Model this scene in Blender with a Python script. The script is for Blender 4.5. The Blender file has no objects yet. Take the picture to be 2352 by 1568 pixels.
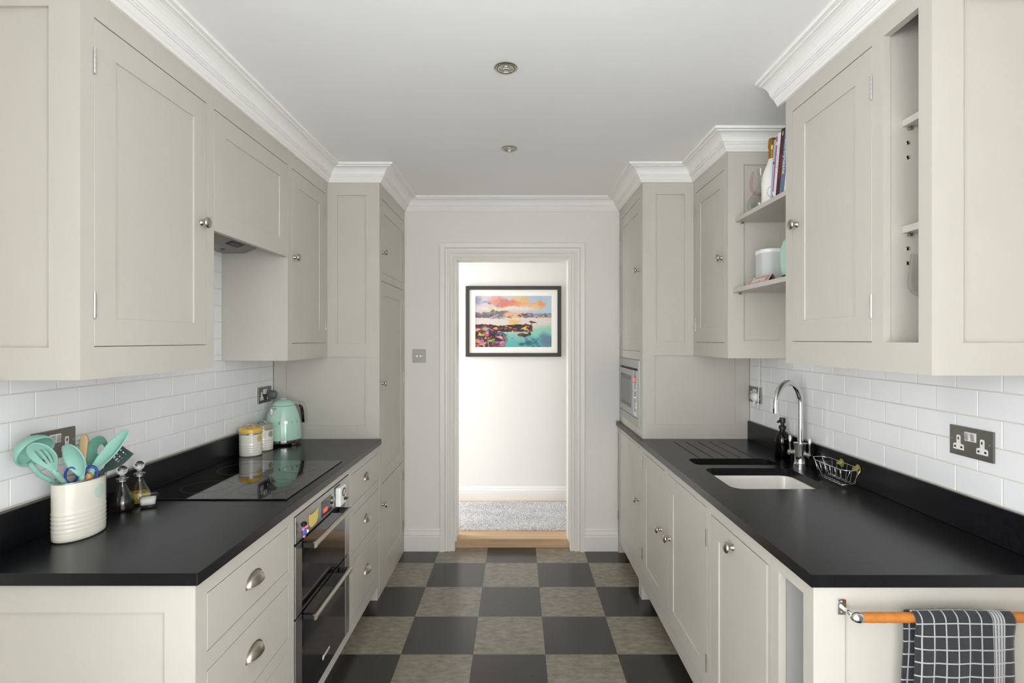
import bpy, math, random
import numpy as np
from mathutils import Vector, Matrix

random.seed(7)
S = bpy.context.scene
COL = S.collection

# ------------------------------------------------------------------ camera
cam_d = bpy.data.cameras.new('camera')
cam = bpy.data.objects.new('camera', cam_d)
COL.objects.link(cam)
cam.location = (0, 0, 1.45)
cam.rotation_euler = (math.pi / 2, 0, 0)
cam_d.sensor_width = 36.0
cam_d.lens = 36.0 * 1215 / 2352
cam_d.shift_x = -11 / 2352
cam_d.shift_y = -4 / 2352
cam_d.clip_start = 0.05
S.camera = cam

# ------------------------------------------------------------------ view, world, daylight
S.view_settings.view_transform = 'Standard'
S.view_settings.look = 'None'
S.view_settings.exposure = -0.1
S.view_settings.gamma = 1.0
S.view_settings.use_curve_mapping = False
S.cycles.caustics_reflective = False
S.cycles.caustics_refractive = False
S.cycles.max_bounces = 14
S.cycles.diffuse_bounces = 8
S.cycles.sample_clamp_indirect = 6.0

W = bpy.data.worlds.new('daylight')
S.world = W
W.use_nodes = True
W.node_tree.nodes['Background'].inputs[0].default_value = (0.86, 0.93, 1.0, 1)
W.node_tree.nodes['Background'].inputs[1].default_value = 1.0


def area(name, loc, rot, sx, sy, power, col=(1, 1, 1)):
    d = bpy.data.lights.new(name, 'AREA')
    d.shape = 'RECTANGLE'
    d.size, d.size_y = sx, sy
    d.energy = power
    d.color = col
    o = bpy.data.objects.new(name, d)
    o.location = loc
    o.rotation_euler = rot
    COL.objects.link(o)
    return o


HP = math.pi / 2
# daylight through the rear glazing and hall window, plus unseen side windows added as fill
area('window_daylight_rear', (0, -4.56, 1.1), (HP + 0.3, 0, 0), 4.2, 2.0, 130, (0.97, 0.985, 1.0))
area('window_fill_left', (-2.64, -2.4, 1.45), (0, -HP, 0), 1.7, 2.4, 195, (0.96, 0.98, 1.0))
area('window_fill_right', (2.64, -2.4, 1.45), (0, HP, 0), 1.7, 2.4, 150, (0.96, 0.98, 1.0))
area('window_daylight_hall', (-1.86, 4.15, 1.25), (0, -HP, 0), 1.9, 0.7, 46, (0.98, 0.99, 1.0))


# ------------------------------------------------------------------ materials
def lin(c):
    if isinstance(c, str):
        c = [int(c[i:i + 2], 16) / 255 for i in (0, 2, 4)]
    return tuple(((x / 12.92) if x <= 0.04045 else ((x + 0.055) / 1.055) ** 2.4) for x in c)


MATS = {}


def mat(name, col, rough=0.5, metal=0.0, noise=None, bump=None, spec=None, trans=0.0, ior=None,
        emit=None, coat=0.0, sheen=0.0, scale=(1, 1, 1), alpha=None):
    """noise = (scale, amount, second colour or None); bump = (scale, strength, stretch)"""
    m = bpy.data.materials.new(name)
    m.use_nodes = True
    nt = m.node_tree
    b = nt.nodes['Principled BSDF']
    c = (*lin(col), 1)
    b.inputs['Base Color'].default_value = c
    b.inputs['Roughness'].default_value = rough
    b.inputs['Metallic'].default_value = metal
    if spec is not None:
        b.inputs['Specular IOR Level'].default_value = spec
    if trans:
        b.inputs['Transmission Weight'].default_value = trans
    if ior:
        b.inputs['IOR'].default_value = ior
    if coat:
        b.inputs['Coat Weight'].default_value = coat
        b.inputs['Coat Roughness'].default_value = 0.05
    if sheen:
        b.inputs['Sheen Weight'].default_value = sheen
    if emit:
        b.inputs['Emission Color'].default_value = (*lin(emit[0]), 1)
        b.inputs['Emission Strength'].default_value = emit[1]
    tc = None
    if noise or bump:
        tc = nt.nodes.new('ShaderNodeTexCoord')
        mp = nt.nodes.new('ShaderNodeMapping')
        mp.inputs['Scale'].default_value = scale
        nt.links.new(tc.outputs['Object'], mp.inputs['Vector'])
    if noise:
        n = nt.nodes.new('ShaderNodeTexNoise')
        n.inputs['Scale'].default_value = noise[0]
        n.inputs['Detail'].default_value = 6
        nt.links.new(mp.outputs[0], n.inputs['Vector'])
        r = nt.nodes.new('ShaderNodeValToRGB')
        r.color_ramp.elements[0].position = 0.35
        r.color_ramp.elements[1].position = 0.65
        c2 = lin(noise[2]) if noise[2] is not None else tuple(min(1, x * (1 + noise[1])) for x in c[:3])
        c1 = c[:3] if noise[2] is not None else tuple(x * (1 - noise[1]) for x in c[:3])
        r.color_ramp.elements[0].color = (*c1, 1)
        r.color_ramp.elements[1].color = (*c2, 1)
        nt.links.new(n.outputs['Fac'], r.inputs[0])
        nt.links.new(r.outputs[0], b.inputs['Base Color'])
    if bump:
        n2 = nt.nodes.new('ShaderNodeTexNoise')
        n2.inputs['Scale'].default_value = bump[0]
        n2.inputs['Detail'].default_value = 4
        mp2 = nt.nodes.new('ShaderNodeMapping')
        mp2.inputs['Scale'].default_value = bump[2] if len(bump) > 2 else (1, 1, 1)
        nt.links.new(tc.outputs['Object'], mp2.inputs['Vector'])
        nt.links.new(mp2.outputs[0], n2.inputs['Vector'])
        bp = nt.nodes.new('ShaderNodeBump')
        bp.inputs['Strength'].default_value = bump[1]
        bp.inputs['Distance'].default_value = 0.002
        nt.links.new(n2.outputs['Fac'], bp.inputs['Height'])
        nt.links.new(bp.outputs[0], b.inputs['Normal'])
    MATS[name] = m
    return m


mat('cabinet_paint', 'c6c2b9', 0.42, noise=(3.0, 0.02, None), bump=(60, 0.10, (1.6, 1.6, 0.06)))
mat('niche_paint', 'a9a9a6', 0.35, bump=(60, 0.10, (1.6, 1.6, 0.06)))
mat('ceiling_paint', 'f6f6f5', 0.9)
mat('pale_bounce_floor', 'e2e3e4', 0.6)
mat('wall_paint', 'e9e7e2', 0.85, bump=(40, 0.05, (1, 1, 1)))
mat('hall_paint', 'ecebe9', 0.85)
mat('cornice_plaster', 'f3f2ef', 0.75)
mat('trim_gloss', 'e8e6e0', 0.35)
mat('hall_trim', 'eeeeec', 0.4)
mat('wall_tile', 'f4f5f8', 0.10, bump=(9, 0.04))
mat('grout', 'd9d4c6', 0.9)
mat('stone', '0e0f12', 0.26, spec=0.32, noise=(55, 0.0, '15161a'), bump=(350, 0.05))
mat('stone_dark_gap', '101010', 0.6)
mat('steel', 'b5b5b3', 0.32, 1.0, bump=(90, 0.05, (0.02, 0.02, 1)))
mat('steel_plate', '8d8b87', 0.38, 1.0)
mat('nickel', 'b9b2a6', 0.27, 1.0)
mat('chrome', 'dadada', 0.05, 1.0)
mat('hinge_steel', 'dcdcdc', 0.2, 1.0)
mat('black_glass', '050506', 0.04, spec=0.7)
mat('oven_glass', '08080a', 0.06, spec=0.6)
mat('oven_window', '15151a', 0.10)
mat('black_plastic', '141414', 0.4)
mat('rubber_dark', '3a3d42', 0.45)
mat('plug_grey', '66686e', 0.35)
mat('white_plastic', 'ededea', 0.35)
mat('white_rocker', 'd8d8d8', 0.2, 0.6)
mat('hood_grey', '8d8c88', 0.4, 0.3)
mat('mint_enamel', 'b3d8c6', 0.16, coat=0.4)
mat('cream_enamel', 'e9e6da', 0.18, coat=0.3)
mat('yellow_enamel', 'e0b64a', 0.22, coat=0.3)
mat('grey_enamel', '9f998d', 0.25, coat=0.3)
mat('pale_mint_print', 'c9ddd3', 0.2)
mat('yellow_print', 'd8c265', 0.2)
mat('grey_print', 'a9a39c', 0.2)
mat('mint_silicone', '97cabc', 0.5)
mat('teal_silicone', '5f9a88', 0.5)
mat('charcoal_silicone', '3b4a4a', 0.5)
mat('pale_wood', 'd3b58e', 0.6, noise=(30, 0.12, None), scale=(1, 1, 0.15))
mat('copper_handle', 'c58a5f', 0.4)
mat('blue_plastic', '243f9a', 0.35)
mat('vinegar', '1a0b05', 0.1)
mat('olive_oil', 'b28f1c', 0.1)
mat('salt', 'f4f4f2', 0.9, bump=(900, 0.6))
mat('ceramic', 'efece6', 0.18)
mat('oak', 'c8a781', 0.45, noise=(14, 0.10, None), scale=(0.25, 3, 3))
mat('leather_tan', 'bd7430', 0.5, noise=(40, 0.10, None), bump=(200, 0.15))
mat('frame_black', '35342f', 0.5)
mat('mount_card', 'f6f4f0', 0.9)
mat('gold_foil', 'b98a3c', 0.32, 0.9, bump=(120, 0.5))
mat('bottle_white', 'f1efec', 0.35)
mat('leaf_print', '9fb48a', 0.6)
mat('paper', 'efece4', 0.9)
mat('book_blue', 'a9c0cf', 0.5)
mat('book_pink', 'bf2f93', 0.5)
mat('book_white', 'eef0ee', 0.5)
mat('book_red', '4a0f1d', 0.5)
mat('book_denim', '66789c', 0.5)
mat('ink_red', 'c23a48', 0.6)
mat('ink_white', 'f2f2f2', 0.6)
mat('ink_teal', '9fc6cc', 0.6)
mat('ink_green', '6f8a2a', 0.6)
mat('ink_dark', '2e2e2e', 0.6)
mat('rose_gold', 'c99a8f', 0.3, 0.6)
mat('speaker_fabric', 'c9cccc', 0.8, bump=(900, 0.3))
mat('red_display', '200505', 0.2, emit=('ff3a24', 2.2))
mat('lcd', 'aab09c', 0.2)
mat('notepad_yellow', 'e6d27a', 0.7)
mat('magnet_pink', 'e87fae', 0.5)
mat('magnet_blue', '3a62b0', 0.5)
mat('red_plastic', 'd2362a', 0.4)
mat('lamp_glass', 'c9c9c6', 0.15)


def tile_floor_mat(name, base, dark, light, streak):
    m = bpy.data.materials.new(name)
    m.use_nodes = True
    nt = m.node_tree
    b = nt.nodes['Principled BSDF']
    b.inputs['Roughness'].default_value = 0.25
    b.inputs['Specular IOR Level'].default_value = 0.65
    tc = nt.nodes.new('ShaderNodeTexCoord')
    oi = nt.nodes.new('ShaderNodeObjectInfo')
    add = nt.nodes.new('ShaderNodeVectorMath')
    mul = nt.nodes.new('ShaderNodeMath')
    mul.operation = 'MULTIPLY'
    mul.inputs[1].default_value = 37.0
    nt.links.new(oi.outputs['Random'], mul.inputs[0])
    nt.links.new(tc.outputs['Object'], add.inputs[0])
    nt.links.new(mul.outputs[0], add.inputs[1])
    mp = nt.nodes.new('ShaderNodeMapping')
    mp.inputs['Scale'].default_value = streak
    nt.links.new(add.outputs[0], mp.inputs['Vector'])
    n = nt.nodes.new('ShaderNodeTexNoise')
    n.inputs['Scale'].default_value = 9
    n.inputs['Detail'].default_value = 8
    n.inputs['Roughness'].default_value = 0.65
    nt.links.new(mp.outputs[0], n.inputs['Vector'])
    r = nt.nodes.new('ShaderNodeValToRGB')
    els = r.color_ramp.elements
    els[0].position, els[0].color = 0.30, (*lin(dark), 1)
    els[1].position, els[1].color = 0.70, (*lin(light), 1)
    e = els.new(0.5)
    e.color = (*lin(base), 1)
    nt.links.new(n.outputs['Fac'], r.inputs[0])
    nt.links.new(r.outputs[0], b.inputs['Base Color'])
    MATS[name] = m


tile_floor_mat('lino_dark', '2d2c2a', '262523', '383633', (1.2, 1.8, 1))
tile_floor_mat('lino_light', '857d6f', '70685a', '968e80', (2.4, 4.6, 1))


def glass_mat(name, tint, rough=0.02):
    """thin clear glass: light passes straight through, Fresnel reflections on top"""
    m = bpy.data.materials.new(name)
    m.use_nodes = True
    nt = m.node_tree
    nt.nodes.remove(nt.nodes['Principled BSDF'])
    out = nt.nodes['Material Output']
    tr = nt.nodes.new('ShaderNodeBsdfTransparent')
    tr.inputs[0].default_value = (*lin(tint), 1)
    gl = nt.nodes.new('ShaderNodeBsdfGlossy')
    gl.inputs['Roughness'].default_value = rough
    lw = nt.nodes.new('ShaderNodeLayerWeight')
    pw = nt.nodes.new('ShaderNodeMath')
    pw.operation = 'POWER'
    pw.inputs[1].default_value = 4.0
    ma = nt.nodes.new('ShaderNodeMath')
    ma.operation = 'MULTIPLY_ADD'
    ma.inputs[1].default_value = 0.6
    ma.inputs[2].default_value = 0.045
    nt.links.new(lw.outputs['Facing'], pw.inputs[0])
    nt.links.new(pw.outputs[0], ma.inputs[0])
    mx = nt.nodes.new('ShaderNodeMixShader')
    nt.links.new(ma.outputs[0], mx.inputs[0])
    nt.links.new(tr.outputs[0], mx.inputs[1])
    nt.links.new(gl.outputs[0], mx.inputs[2])
    nt.links.new(mx.outputs[0], out.inputs['Surface'])
    MATS[name] = m


glass_mat('clear_glass', 'fcfdfc')
mat('crystal', 'ffffff', 0.01, trans=1.0, ior=1.45)
glass_mat('pink_glass', 'fbecee')
glass_mat('amber_glass', '6b2c0c')
mat('oil_gold_sucker', 'b9a93f', 0.15, trans=0.25, ior=1.4)


def towel_material():
    m = bpy.data.materials.new('check_towel')
    m.use_nodes = True
    nt = m.node_tree
    b = nt.nodes['Principled BSDF']
    b.inputs['Roughness'].default_value = 0.95
    b.inputs['Sheen Weight'].default_value = 0.2
    uv = nt.nodes.new('ShaderNodeUVMap')
    sep = nt.nodes.new('ShaderNodeSeparateXYZ')
    nt.links.new(uv.outputs[0], sep.inputs[0])

    def M(op, a, bb=None):
        n = nt.nodes.new('ShaderNodeMath')
        n.operation = op
        for i, v in enumerate((a, bb)):
            if v is None:
                continue
            if isinstance(v, (int, float)):
                n.inputs[i].default_value = v
            else:
                nt.links.new(v, n.inputs[i])
        return n.outputs[0]

    u, v = sep.outputs[0], sep.outputs[1]

    def lines(x, pitch, off, w):
        return M('LESS_THAN', M('FRACT', M('DIVIDE', M('ADD', x, off), pitch)), w / pitch)

    lu = lines(u, 0.0268, 0.016, 0.0031)
    lv = lines(v, 0.030, 0.003, 0.0031)
    band = M('MULTIPLY', M('GREATER_THAN', u, 0.172), M('LESS_THAN', u, 0.2))
    inband = lines(u, 0.007, 0.0, 0.0052)
    after = M('LESS_THAN', u, 0.172)
    a = M('MULTIPLY', lu, after)
    a = M('MAXIMUM', a, M('MULTIPLY', band, inband))
    a = M('MAXIMUM', a, M('MULTIPLY', lv, 1.0))
    nz = nt.nodes.new('ShaderNodeTexNoise')
    nz.inputs['Scale'].default_value = 700
    tc = nt.nodes.new('ShaderNodeTexCoord')
    nt.links.new(tc.outputs['Object'], nz.inputs['Vector'])
    fac = M('MULTIPLY', a, M('ADD', M('MULTIPLY', nz.outputs['Fac'], 0.6), 0.55))
    mix = nt.nodes.new('ShaderNodeMixRGB')
    nt.links.new(fac, mix.inputs[0])
    mix.inputs[1].default_value = (*lin('292a2e'), 1)
    mix.inputs[2].default_value = (*lin('b9b9bb'), 1)
    nt.links.new(mix.outputs[0], b.inputs['Base Color'])
    bp = nt.nodes.new('ShaderNodeBump')
    bp.inputs['Strength'].default_value = 0.4
    bp.inputs['Distance'].default_value = 0.001
    nt.links.new(nz.outputs['Fac'], bp.inputs['Height'])
    nt.links.new(bp.outputs[0], b.inputs['Normal'])
    MATS['check_towel'] = m


towel_material()


def attr_mat(name, rough):
    m = bpy.data.materials.new(name)
    m.use_nodes = True
    nt = m.node_tree
    b = nt.nodes['Principled BSDF']
    b.inputs['Roughness'].default_value = rough
    a = nt.nodes.new('ShaderNodeAttribute')
    a.attribute_name = 'Col'
    nt.links.new(a.outputs['Color'], b.inputs['Base Color'])
    MATS[name] = m


attr_mat('art_print', 0.6)
attr_mat('rug_pile', 0.95)

# ------------------------------------------------------------------ mesh helpers
SKEW = False     # the sink side of the room runs very slightly out of parallel


def skew(v):
    return Vector((v[0] - 0.0065 * (v[1] - 1.25), v[1], v[2]))


class MB:
    def __init__(self):
        self.v, self.f = [], []

    def add(self, vs, fs, M=None):
        o = len(self.v)
        for p in vs:
            p = Vector(p)
            self.v.append(M @ p if M is not None else p)
        self.f += [tuple(i + o for i in f) for f in fs]
        return self

    def box(self, x0, x1, y0, y1, z0, z1, M=None):
        x0, x1 = min(x0, x1), max(x0, x1)
        y0, y1 = min(y0, y1), max(y0, y1)
        z0, z1 = min(z0, z1), max(z0, z1)
        vs = [(x, y, z) for x in (x0, x1) for y in (y0, y1) for z in (z0, z1)]
        fs = [(0, 1, 3, 2), (4, 6, 7, 5), (0, 4, 5, 1), (2, 3, 7, 6), (0, 2, 6, 4), (1, 5, 7, 3)]
        return self.add(vs, fs, M)

    def slab(self, axis, sgn, c, rect, holes, t):
        """flat board with rectangular holes; front at c facing sgn along axis; rect = (u0,u1,z0,z1)"""
        us = sorted(set([rect[0], rect[1]] + [h[0] for h in holes] + [h[1] for h in holes]))
        zs = sorted(set([rect[2], rect[3]] + [h[2] for h in holes] + [h[3] for h in holes]))
        nu, nz = len(us) - 1, len(zs) - 1

        def full(i, j):
            if i < 0 or j < 0 or i >= nu or j >= nz:
                return False
            um, zm = (us[i] + us[i + 1]) / 2, (zs[j] + zs[j + 1]) / 2
            return not any(h[0] < um < h[1] and h[2] < zm < h[3] for h in holes)

        idx, vs, fs = {}, [], []

        def V(i, j, k):
            if (i, j, k) not in idx:
                d = c - sgn * t * k
                idx[(i, j, k)] = len(vs)
                vs.append((d, us[i], zs[j]) if axis == 'x' else (us[i], d, zs[j]))
            return idx[(i, j, k)]

        for i in range(nu):
            for j in range(nz):
                if not full(i, j):
                    continue
                for k in (0, 1):
                    q = [V(i, j, k), V(i + 1, j, k), V(i + 1, j + 1, k), V(i, j + 1, k)]
                    fs.append(tuple(q))
                for (di, dj, e) in ((-1, 0, ((i, j), (i, j + 1))), (1, 0, ((i + 1, j), (i + 1, j + 1))),
                                    (0, -1, ((i, j), (i + 1, j))), (0, 1, ((i, j + 1), (i + 1, j + 1)))):
                    if not full(i + di, j + dj):
                        a, b = e
                        fs.append((V(*a, 0), V(*b, 0), V(*b, 1), V(*a, 1)))
        return self.add(vs, fs)

    def lathe(self, prof, M=None, n=24, sx=1.0, sy=1.0, cap=True):
        """profile of (r, z) turned about local z"""
        vs, fs = [], []
        for (r, z) in prof:
            for k in range(n):
                a = 2 * math.pi * k / n
                vs.append((r * sx * math.cos(a), r * sy * math.sin(a), z))
        m = len(prof)
        for i in range(m - 1):
            for k in range(n):
                k2 = (k + 1) % n
                fs.append((i * n + k, i * n + k2, (i + 1) * n + k2, (i + 1) * n + k))
        if cap:
            if prof[0][0] > 1e-5:
                fs.append(tuple(range(n - 1, -1, -1)))
            if prof[-1][0] > 1e-5:
                fs.append(tuple((m - 1) * n + k for k in range(n)))
        return self.add(vs, fs, M)

    def tube(self, pts, r, n=10, closed=False, cap=True, M=None):
        pts = [Vector(p) for p in pts]
        m = len(pts)
        rs = r if isinstance(r, (list, tuple)) else [r] * m
        vs, fs = [], []
        up = None
        for i in range(m):
            a = pts[(i - 1) % m] if (closed or i > 0) else pts[i]
            b = pts[(i + 1) % m] if (closed or i < m - 1) else pts[i]
            t = (b - a).normalized()
            if up is None:
                up = Vector((0, 0, 1)) if abs(t.z) < 0.9 else Vector((1, 0, 0))
            x = up - t * up.dot(t)
            if x.length < 1e-6:
                x = t.orthogonal()
            x.normalize()
            up = x
            y = t.cross(x)
            for k in range(n):
                an = 2 * math.pi * k / n
                vs.append(pts[i] + (x * math.cos(an) + y * math.sin(an)) * rs[i])
        for i in range(m if closed else m - 1):
            j = (i + 1) % m
            for k in range(n):
                k2 = (k + 1) % n
                fs.append((i * n + k, i * n + k2, j * n + k2, j * n + k))
        if cap and not closed:
            fs.append(tuple(range(n - 1, -1, -1)))
            fs.append(tuple((m - 1) * n + k for k in range(n)))
        return self.add(vs, fs, M)

    def prism(self, poly, t, M=None):
        """polygon of (x, y) extruded along local z from 0 to t"""
        n = len(poly)
        vs = [(p[0], p[1], 0) for p in poly] + [(p[0], p[1], t) for p in poly]
        fs = [tuple(range(n - 1, -1, -1)), tuple(range(n, 2 * n))]
        fs += [(i, (i + 1) % n, n + (i + 1) % n, n + i) for i in range(n)]
        return self.add(vs, fs, M)

    def sweep(self, path, prof, closed_prof=True):
        """mitred sweep of (p, z) along a plan polyline; p is the offset to the right of travel"""
        P = [Vector(p).to_2d() if len(p) > 2 else Vector(p) for p in path]
        m = len(P)
        dirs = [(P[i + 1] - P[i]).normalized() for i in range(m - 1)]
        nor = [Vector((d.y, -d.x)) for d in dirs]
        vs, fs = [], []
        for i in range(m):
            if i == 0:
                mt = nor[0]
            elif i == m - 1:
                mt = nor[-1]
            else:
                s = nor[i - 1] + nor[i]
                mt = s / (s.length_squared / 2) if s.length > 1e-6 else nor[i]
            for (p, z) in prof:
                q = P[i] + mt * p
                vs.append((q.x, q.y, z))
        k = len(prof)
        for i in range(m - 1):
            for j in range(k if closed_prof else k - 1):
                j2 = (j + 1) % k
                fs.append((i * k + j, i * k + j2, (i + 1) * k + j2, (i + 1) * k + j))
        if closed_prof:
            fs.append(tuple(range(k)))
            fs.append(tuple((m - 1) * k + j for j in range(k - 1, -1, -1)))
        return self.add(vs, fs)

    def mesh(self, name, off=(0, 0, 0), skewed=True):
        vs = [skew(v) for v in self.v] if (SKEW and skewed) else self.v
        me = bpy.data.meshes.new(name)
        o = Vector(off)
        me.from_pydata([tuple(v - o) for v in vs], [], self.f)
        me.validate()
        import bmesh
        bm = bmesh.new()
        bm.from_mesh(me)
        bmesh.ops.recalc_face_normals(bm, faces=bm.faces)
        bm.to_mesh(me)
        bm.free()
        return me

    def build(self, name, material, parent=None, smooth=False, bevel=0.0, seg=2, solid=0.0, subsurf=0, auto=None):
        if parent is None:
            vs = [skew(v) for v in self.v] if SKEW else self.v
            lo = [min(v[i] for v in vs) for i in range(3)]
            hi = [max(v[i] for v in vs) for i in range(3)]
            off = Vector(((lo[0] + hi[0]) / 2, (lo[1] + hi[1]) / 2, lo[2]))
        else:
            off = world_loc(parent)
        me = self.mesh(name, off)
        me.materials.append(MATS[material])
        o = bpy.data.objects.new(name, me)
        COL.objects.link(o)
        if parent is None:
            o.location = off
        else:
            o.parent = parent
        if smooth:
            for p in me.polygons:
                p.use_smooth = True
            if auto:
                me.set_sharp_from_angle(angle=math.radians(auto))
        if bevel:
            b = o.modifiers.new('bevel', 'BEVEL')
            b.width = bevel
            b.segments = seg
            b.limit_method = 'ANGLE'
            b.angle_limit = math.radians(40)
        if solid:
            s = o.modifiers.new('solid', 'SOLIDIFY')
            s.thickness = solid
            s.offset = 0
        if subsurf:
            s = o.modifiers.new('sub', 'SUBSURF')
            s.levels = s.render_levels = subsurf
        return o


def world_loc(o):
    v = Vector((0, 0, 0))
    while o is not None:
        v = v + Vector(o.location)
        o = o.parent
    return v


def tag(o, label=None, cat=None, group=None, kind=None):
    for k, v in (('label', label), ('category', cat), ('group', group), ('kind', kind)):
        if v:
            o[k] = v
    return o


def thing(name, loc, label, cat, group=None):
    o = bpy.data.objects.new(name, None)
    o.empty_display_size = 0.05
    COL.objects.link(o)
    o.location = skew(loc) if SKEW else loc
    return tag(o, label, cat, group)


def inst(name, mesh, M, parent, material=None):
    """object sharing mesh data, placed by a world matrix under an unrotated parent"""
    o = bpy.data.objects.new(name, mesh)
    COL.objects.link(o)
    if SKEW:
        M = Matrix.Translation(skew(M.translation) - M.translation) @ M
    o.parent = parent
    o.matrix_local = Matrix.Translation(-world_loc(parent)) @ M if parent else M
    if material and not mesh.materials:
        mesh.materials.append(MATS[material])
    return o


def smooth_mesh(me, angle=40):
    for p in me.polygons:
        p.use_smooth = True
    me.set_sharp_from_angle(angle=math.radians(angle))
    return me


def basis(x, y, z, loc):
    M = Matrix.Identity(4)
    for i, a in enumerate((x, y, z)):
        for r in range(3):
            M[r][i] = a[r]
    for r in range(3):
        M[r][3] = loc[r]
    return M


def text(name, s, size, M, parent, material, depth=0.0006, align='CENTER', shear=0.0, spacing=1.0):
    c = bpy.data.curves.new(name, 'FONT')
    c.body = s
    c.size = size
    c.extrude = depth
    c.align_x = align
    c.align_y = 'CENTER'
    c.shear = shear
    c.space_character = spacing
    tmp = bpy.data.objects.new('tmp', c)
    COL.objects.link(tmp)
    dg = bpy.context.evaluated_depsgraph_get()
    me = bpy.data.meshes.new_from_object(tmp.evaluated_get(dg))
    bpy.data.objects.remove(tmp)
    me.name = name
    me.materials.clear()
    me.materials.append(MATS[material])
    return inst(name, me, M, parent)


def structure(o):
    o['kind'] = 'structure'
    return o


# ------------------------------------------------------------------ room dimensions (metres)
CEIL = 2.419
SHADE_GAP = 0.85           # half width of the gap between the added shading nibs
YB = 3.644            # door wall
XL, XR = -1.37, 1.318  # tiled faces of the side walls
LF, RF = -1.0655, 0.995   # fronts of the wall cupboards
TL, TR = -0.7724, 0.7063  # fronts of the tall units
BL, BR = -0.774, 0.708    # fronts of the base units
WT = 0.893            # worktop height

# ------------------------------------------------------------------ the shell
fl = structure(MB().box(-1.4, 1.4, 0.11, 3.70, -0.05, -0.004).build('floor', 'lino_dark'))
structure(MB().box(-2.7, 2.7, -4.5, 0.11, -0.05, 0.0).build('floor_dining', 'pale_bounce_floor'))  # unseen floor, kept pale to bounce light up to the ceiling
structure(MB().box(-2.7, -1.4, 0.11, 1.0, -0.05, 0.0).box(1.4, 2.7, 0.11, 1.0, -0.05, 0.0).build('floor_dining_sides', 'pale_bounce_floor'))
dark_me = MB().box(-0.1663, 0.1663, -0.1663, 0.1663, -0.004, 0).mesh('floor_tile')
light_me = MB().box(-0.1663, 0.1663, -0.1663, 0.1663, -0.004, 0).mesh('floor_tile')
dark_me.materials.append(MATS['lino_dark'])
light_me.materials.append(MATS['lino_light'])
edge_d = MB().box(-0.1663, 0.1663, -0.1663, 0.09, -0.004, 0).mesh('floor_tile')
edge_l = MB().box(-0.1663, 0.1663, -0.1663, 0.09, -0.004, 0).mesh('floor_tile')
edge_d.materials.append(MATS['lino_dark'])
edge_l.materials.append(MATS['lino_light'])
for i in range(-3, 3):
    for j in range(-7, 5):
        x = -0.035 + i * 0.333
        y = 2.6055 + j * 0.333
        if j == 4:
            continue
        lightq = (i + j) % 2 == 0
        me = light_me if lightq else dark_me
        if j == 3:
            me = edge_l if lightq else edge_d
        inst('floor_tile', me, Matrix.Translation((x, y, 0)), fl)

cl = MB().box(-2.7, 2.7, -4.5, YB + 0.16, CEIL, CEIL + 0.1)
structure(cl.build('ceiling', 'ceiling_paint'))

wl = structure(MB().box(XL - 0.10, XL - 0.004, 1.0, YB, 0, CEIL).build('wall_left', 'wall_paint'))
MB().box(XL - 0.006, XL - 0.0015, 1.30, 2.974, 0.99, 1.353).box(XL - 0.006, XL - 0.0015, 1.861, 2.459, 1.3531, 1.86).build('grout_bed', 'grout', wl)
SKEW = True
wr = structure(MB().box(XR + 0.004, XR + 0.11, 1.0, YB + 0.02, 0, CEIL).build('wall_right', 'wall_paint'))
MB().box(XR + 0.006, XR + 0.0015, 1.30, 2.968, 0.99, 1.366).build('grout_bed', 'grout', wr)
SKEW = False


def wall_tiles(parent, xf, sgn, zones, z_base, course, pitch, phase):
    """brick-bond tiles; zones = [(y0, y1, z0, z1)]"""
    cache = {}
    for (y0, y1, z0, z1) in zones:
        c = 0
        while z_base + c * course < z1 - 0.004:
            za, zb = z_base + c * course, z_base + (c + 1) * course
            za2, zb2 = max(za, z0), min(zb, z1)
            if zb2 - za2 > 0.006:
                st = phase + (0.5 * pitch if c % 2 else 0)
                k = math.floor((y0 - st) / pitch)
                while st + k * pitch < y1:
                    a, b = max(st + k * pitch, y0), min(st + (k + 1) * pitch, y1)
                    if b - a > 0.006:
                        key = (round(b - a, 4), round(zb2 - za2, 4))
                        if key not in cache:
                            h, w = (zb2 - za2) / 2 - 0.0014, (b - a) / 2 - 0.0014
                            q = 0.0012
                            vs = [(0, -w, -h), (0, w, -h), (0, w, h), (0, -w, h)]
                            vs += [(sgn * 0.0066, y_, z_) for y_, z_ in ((-w, -h), (w, -h), (w, h), (-w, h))]
                            vs += [(sgn * 0.0075, y_, z_) for y_, z_ in ((-w + q, -h + q), (w - q, -h + q), (w - q, h - q), (-w + q, h - q))]
                            fs = [(8, 9, 10, 11)]
                            for e in range(4):
                                f2 = (e + 1) % 4
                                fs += [(e, f2, 4 + f2, 4 + e), (4 + e, 4 + f2, 8 + f2, 8 + e)]
                            me = MB().add(vs, fs).mesh('wall_tile', skewed=False)
                            me.materials.append(MATS['wall_tile'])
                            cache[key] = me
                        inst('wall_tile', cache[key], Matrix.Translation((xf - sgn * 0.0075, (a + b) / 2, (za2 + zb2) / 2)), parent)
                    k += 1
            c += 1


wall_tiles(wl, XL, 1, [(1.30, 2.974, 0.996, 1.353), (1.861, 2.458, 1.353, 1.86)], 0.9975, 0.0763, 0.150, 1.429)
SKEW = True
wall_tiles(wr, XR, -1, [(1.30, 2.968, 0.996, 1.366)], 0.9975, 0.0772, 0.1515, 1.434)
SKEW = False

# back wall with the doorway
DX0, DX1, DZ = -0.426, 0.366, 2.012
wb = structure(MB().slab('y', -1, YB, (-1.5, 1.5, 0, CEIL), [(DX0, DX1, -1, DZ)], 0.13).build('wall_back', 'wall_paint'))

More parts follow.
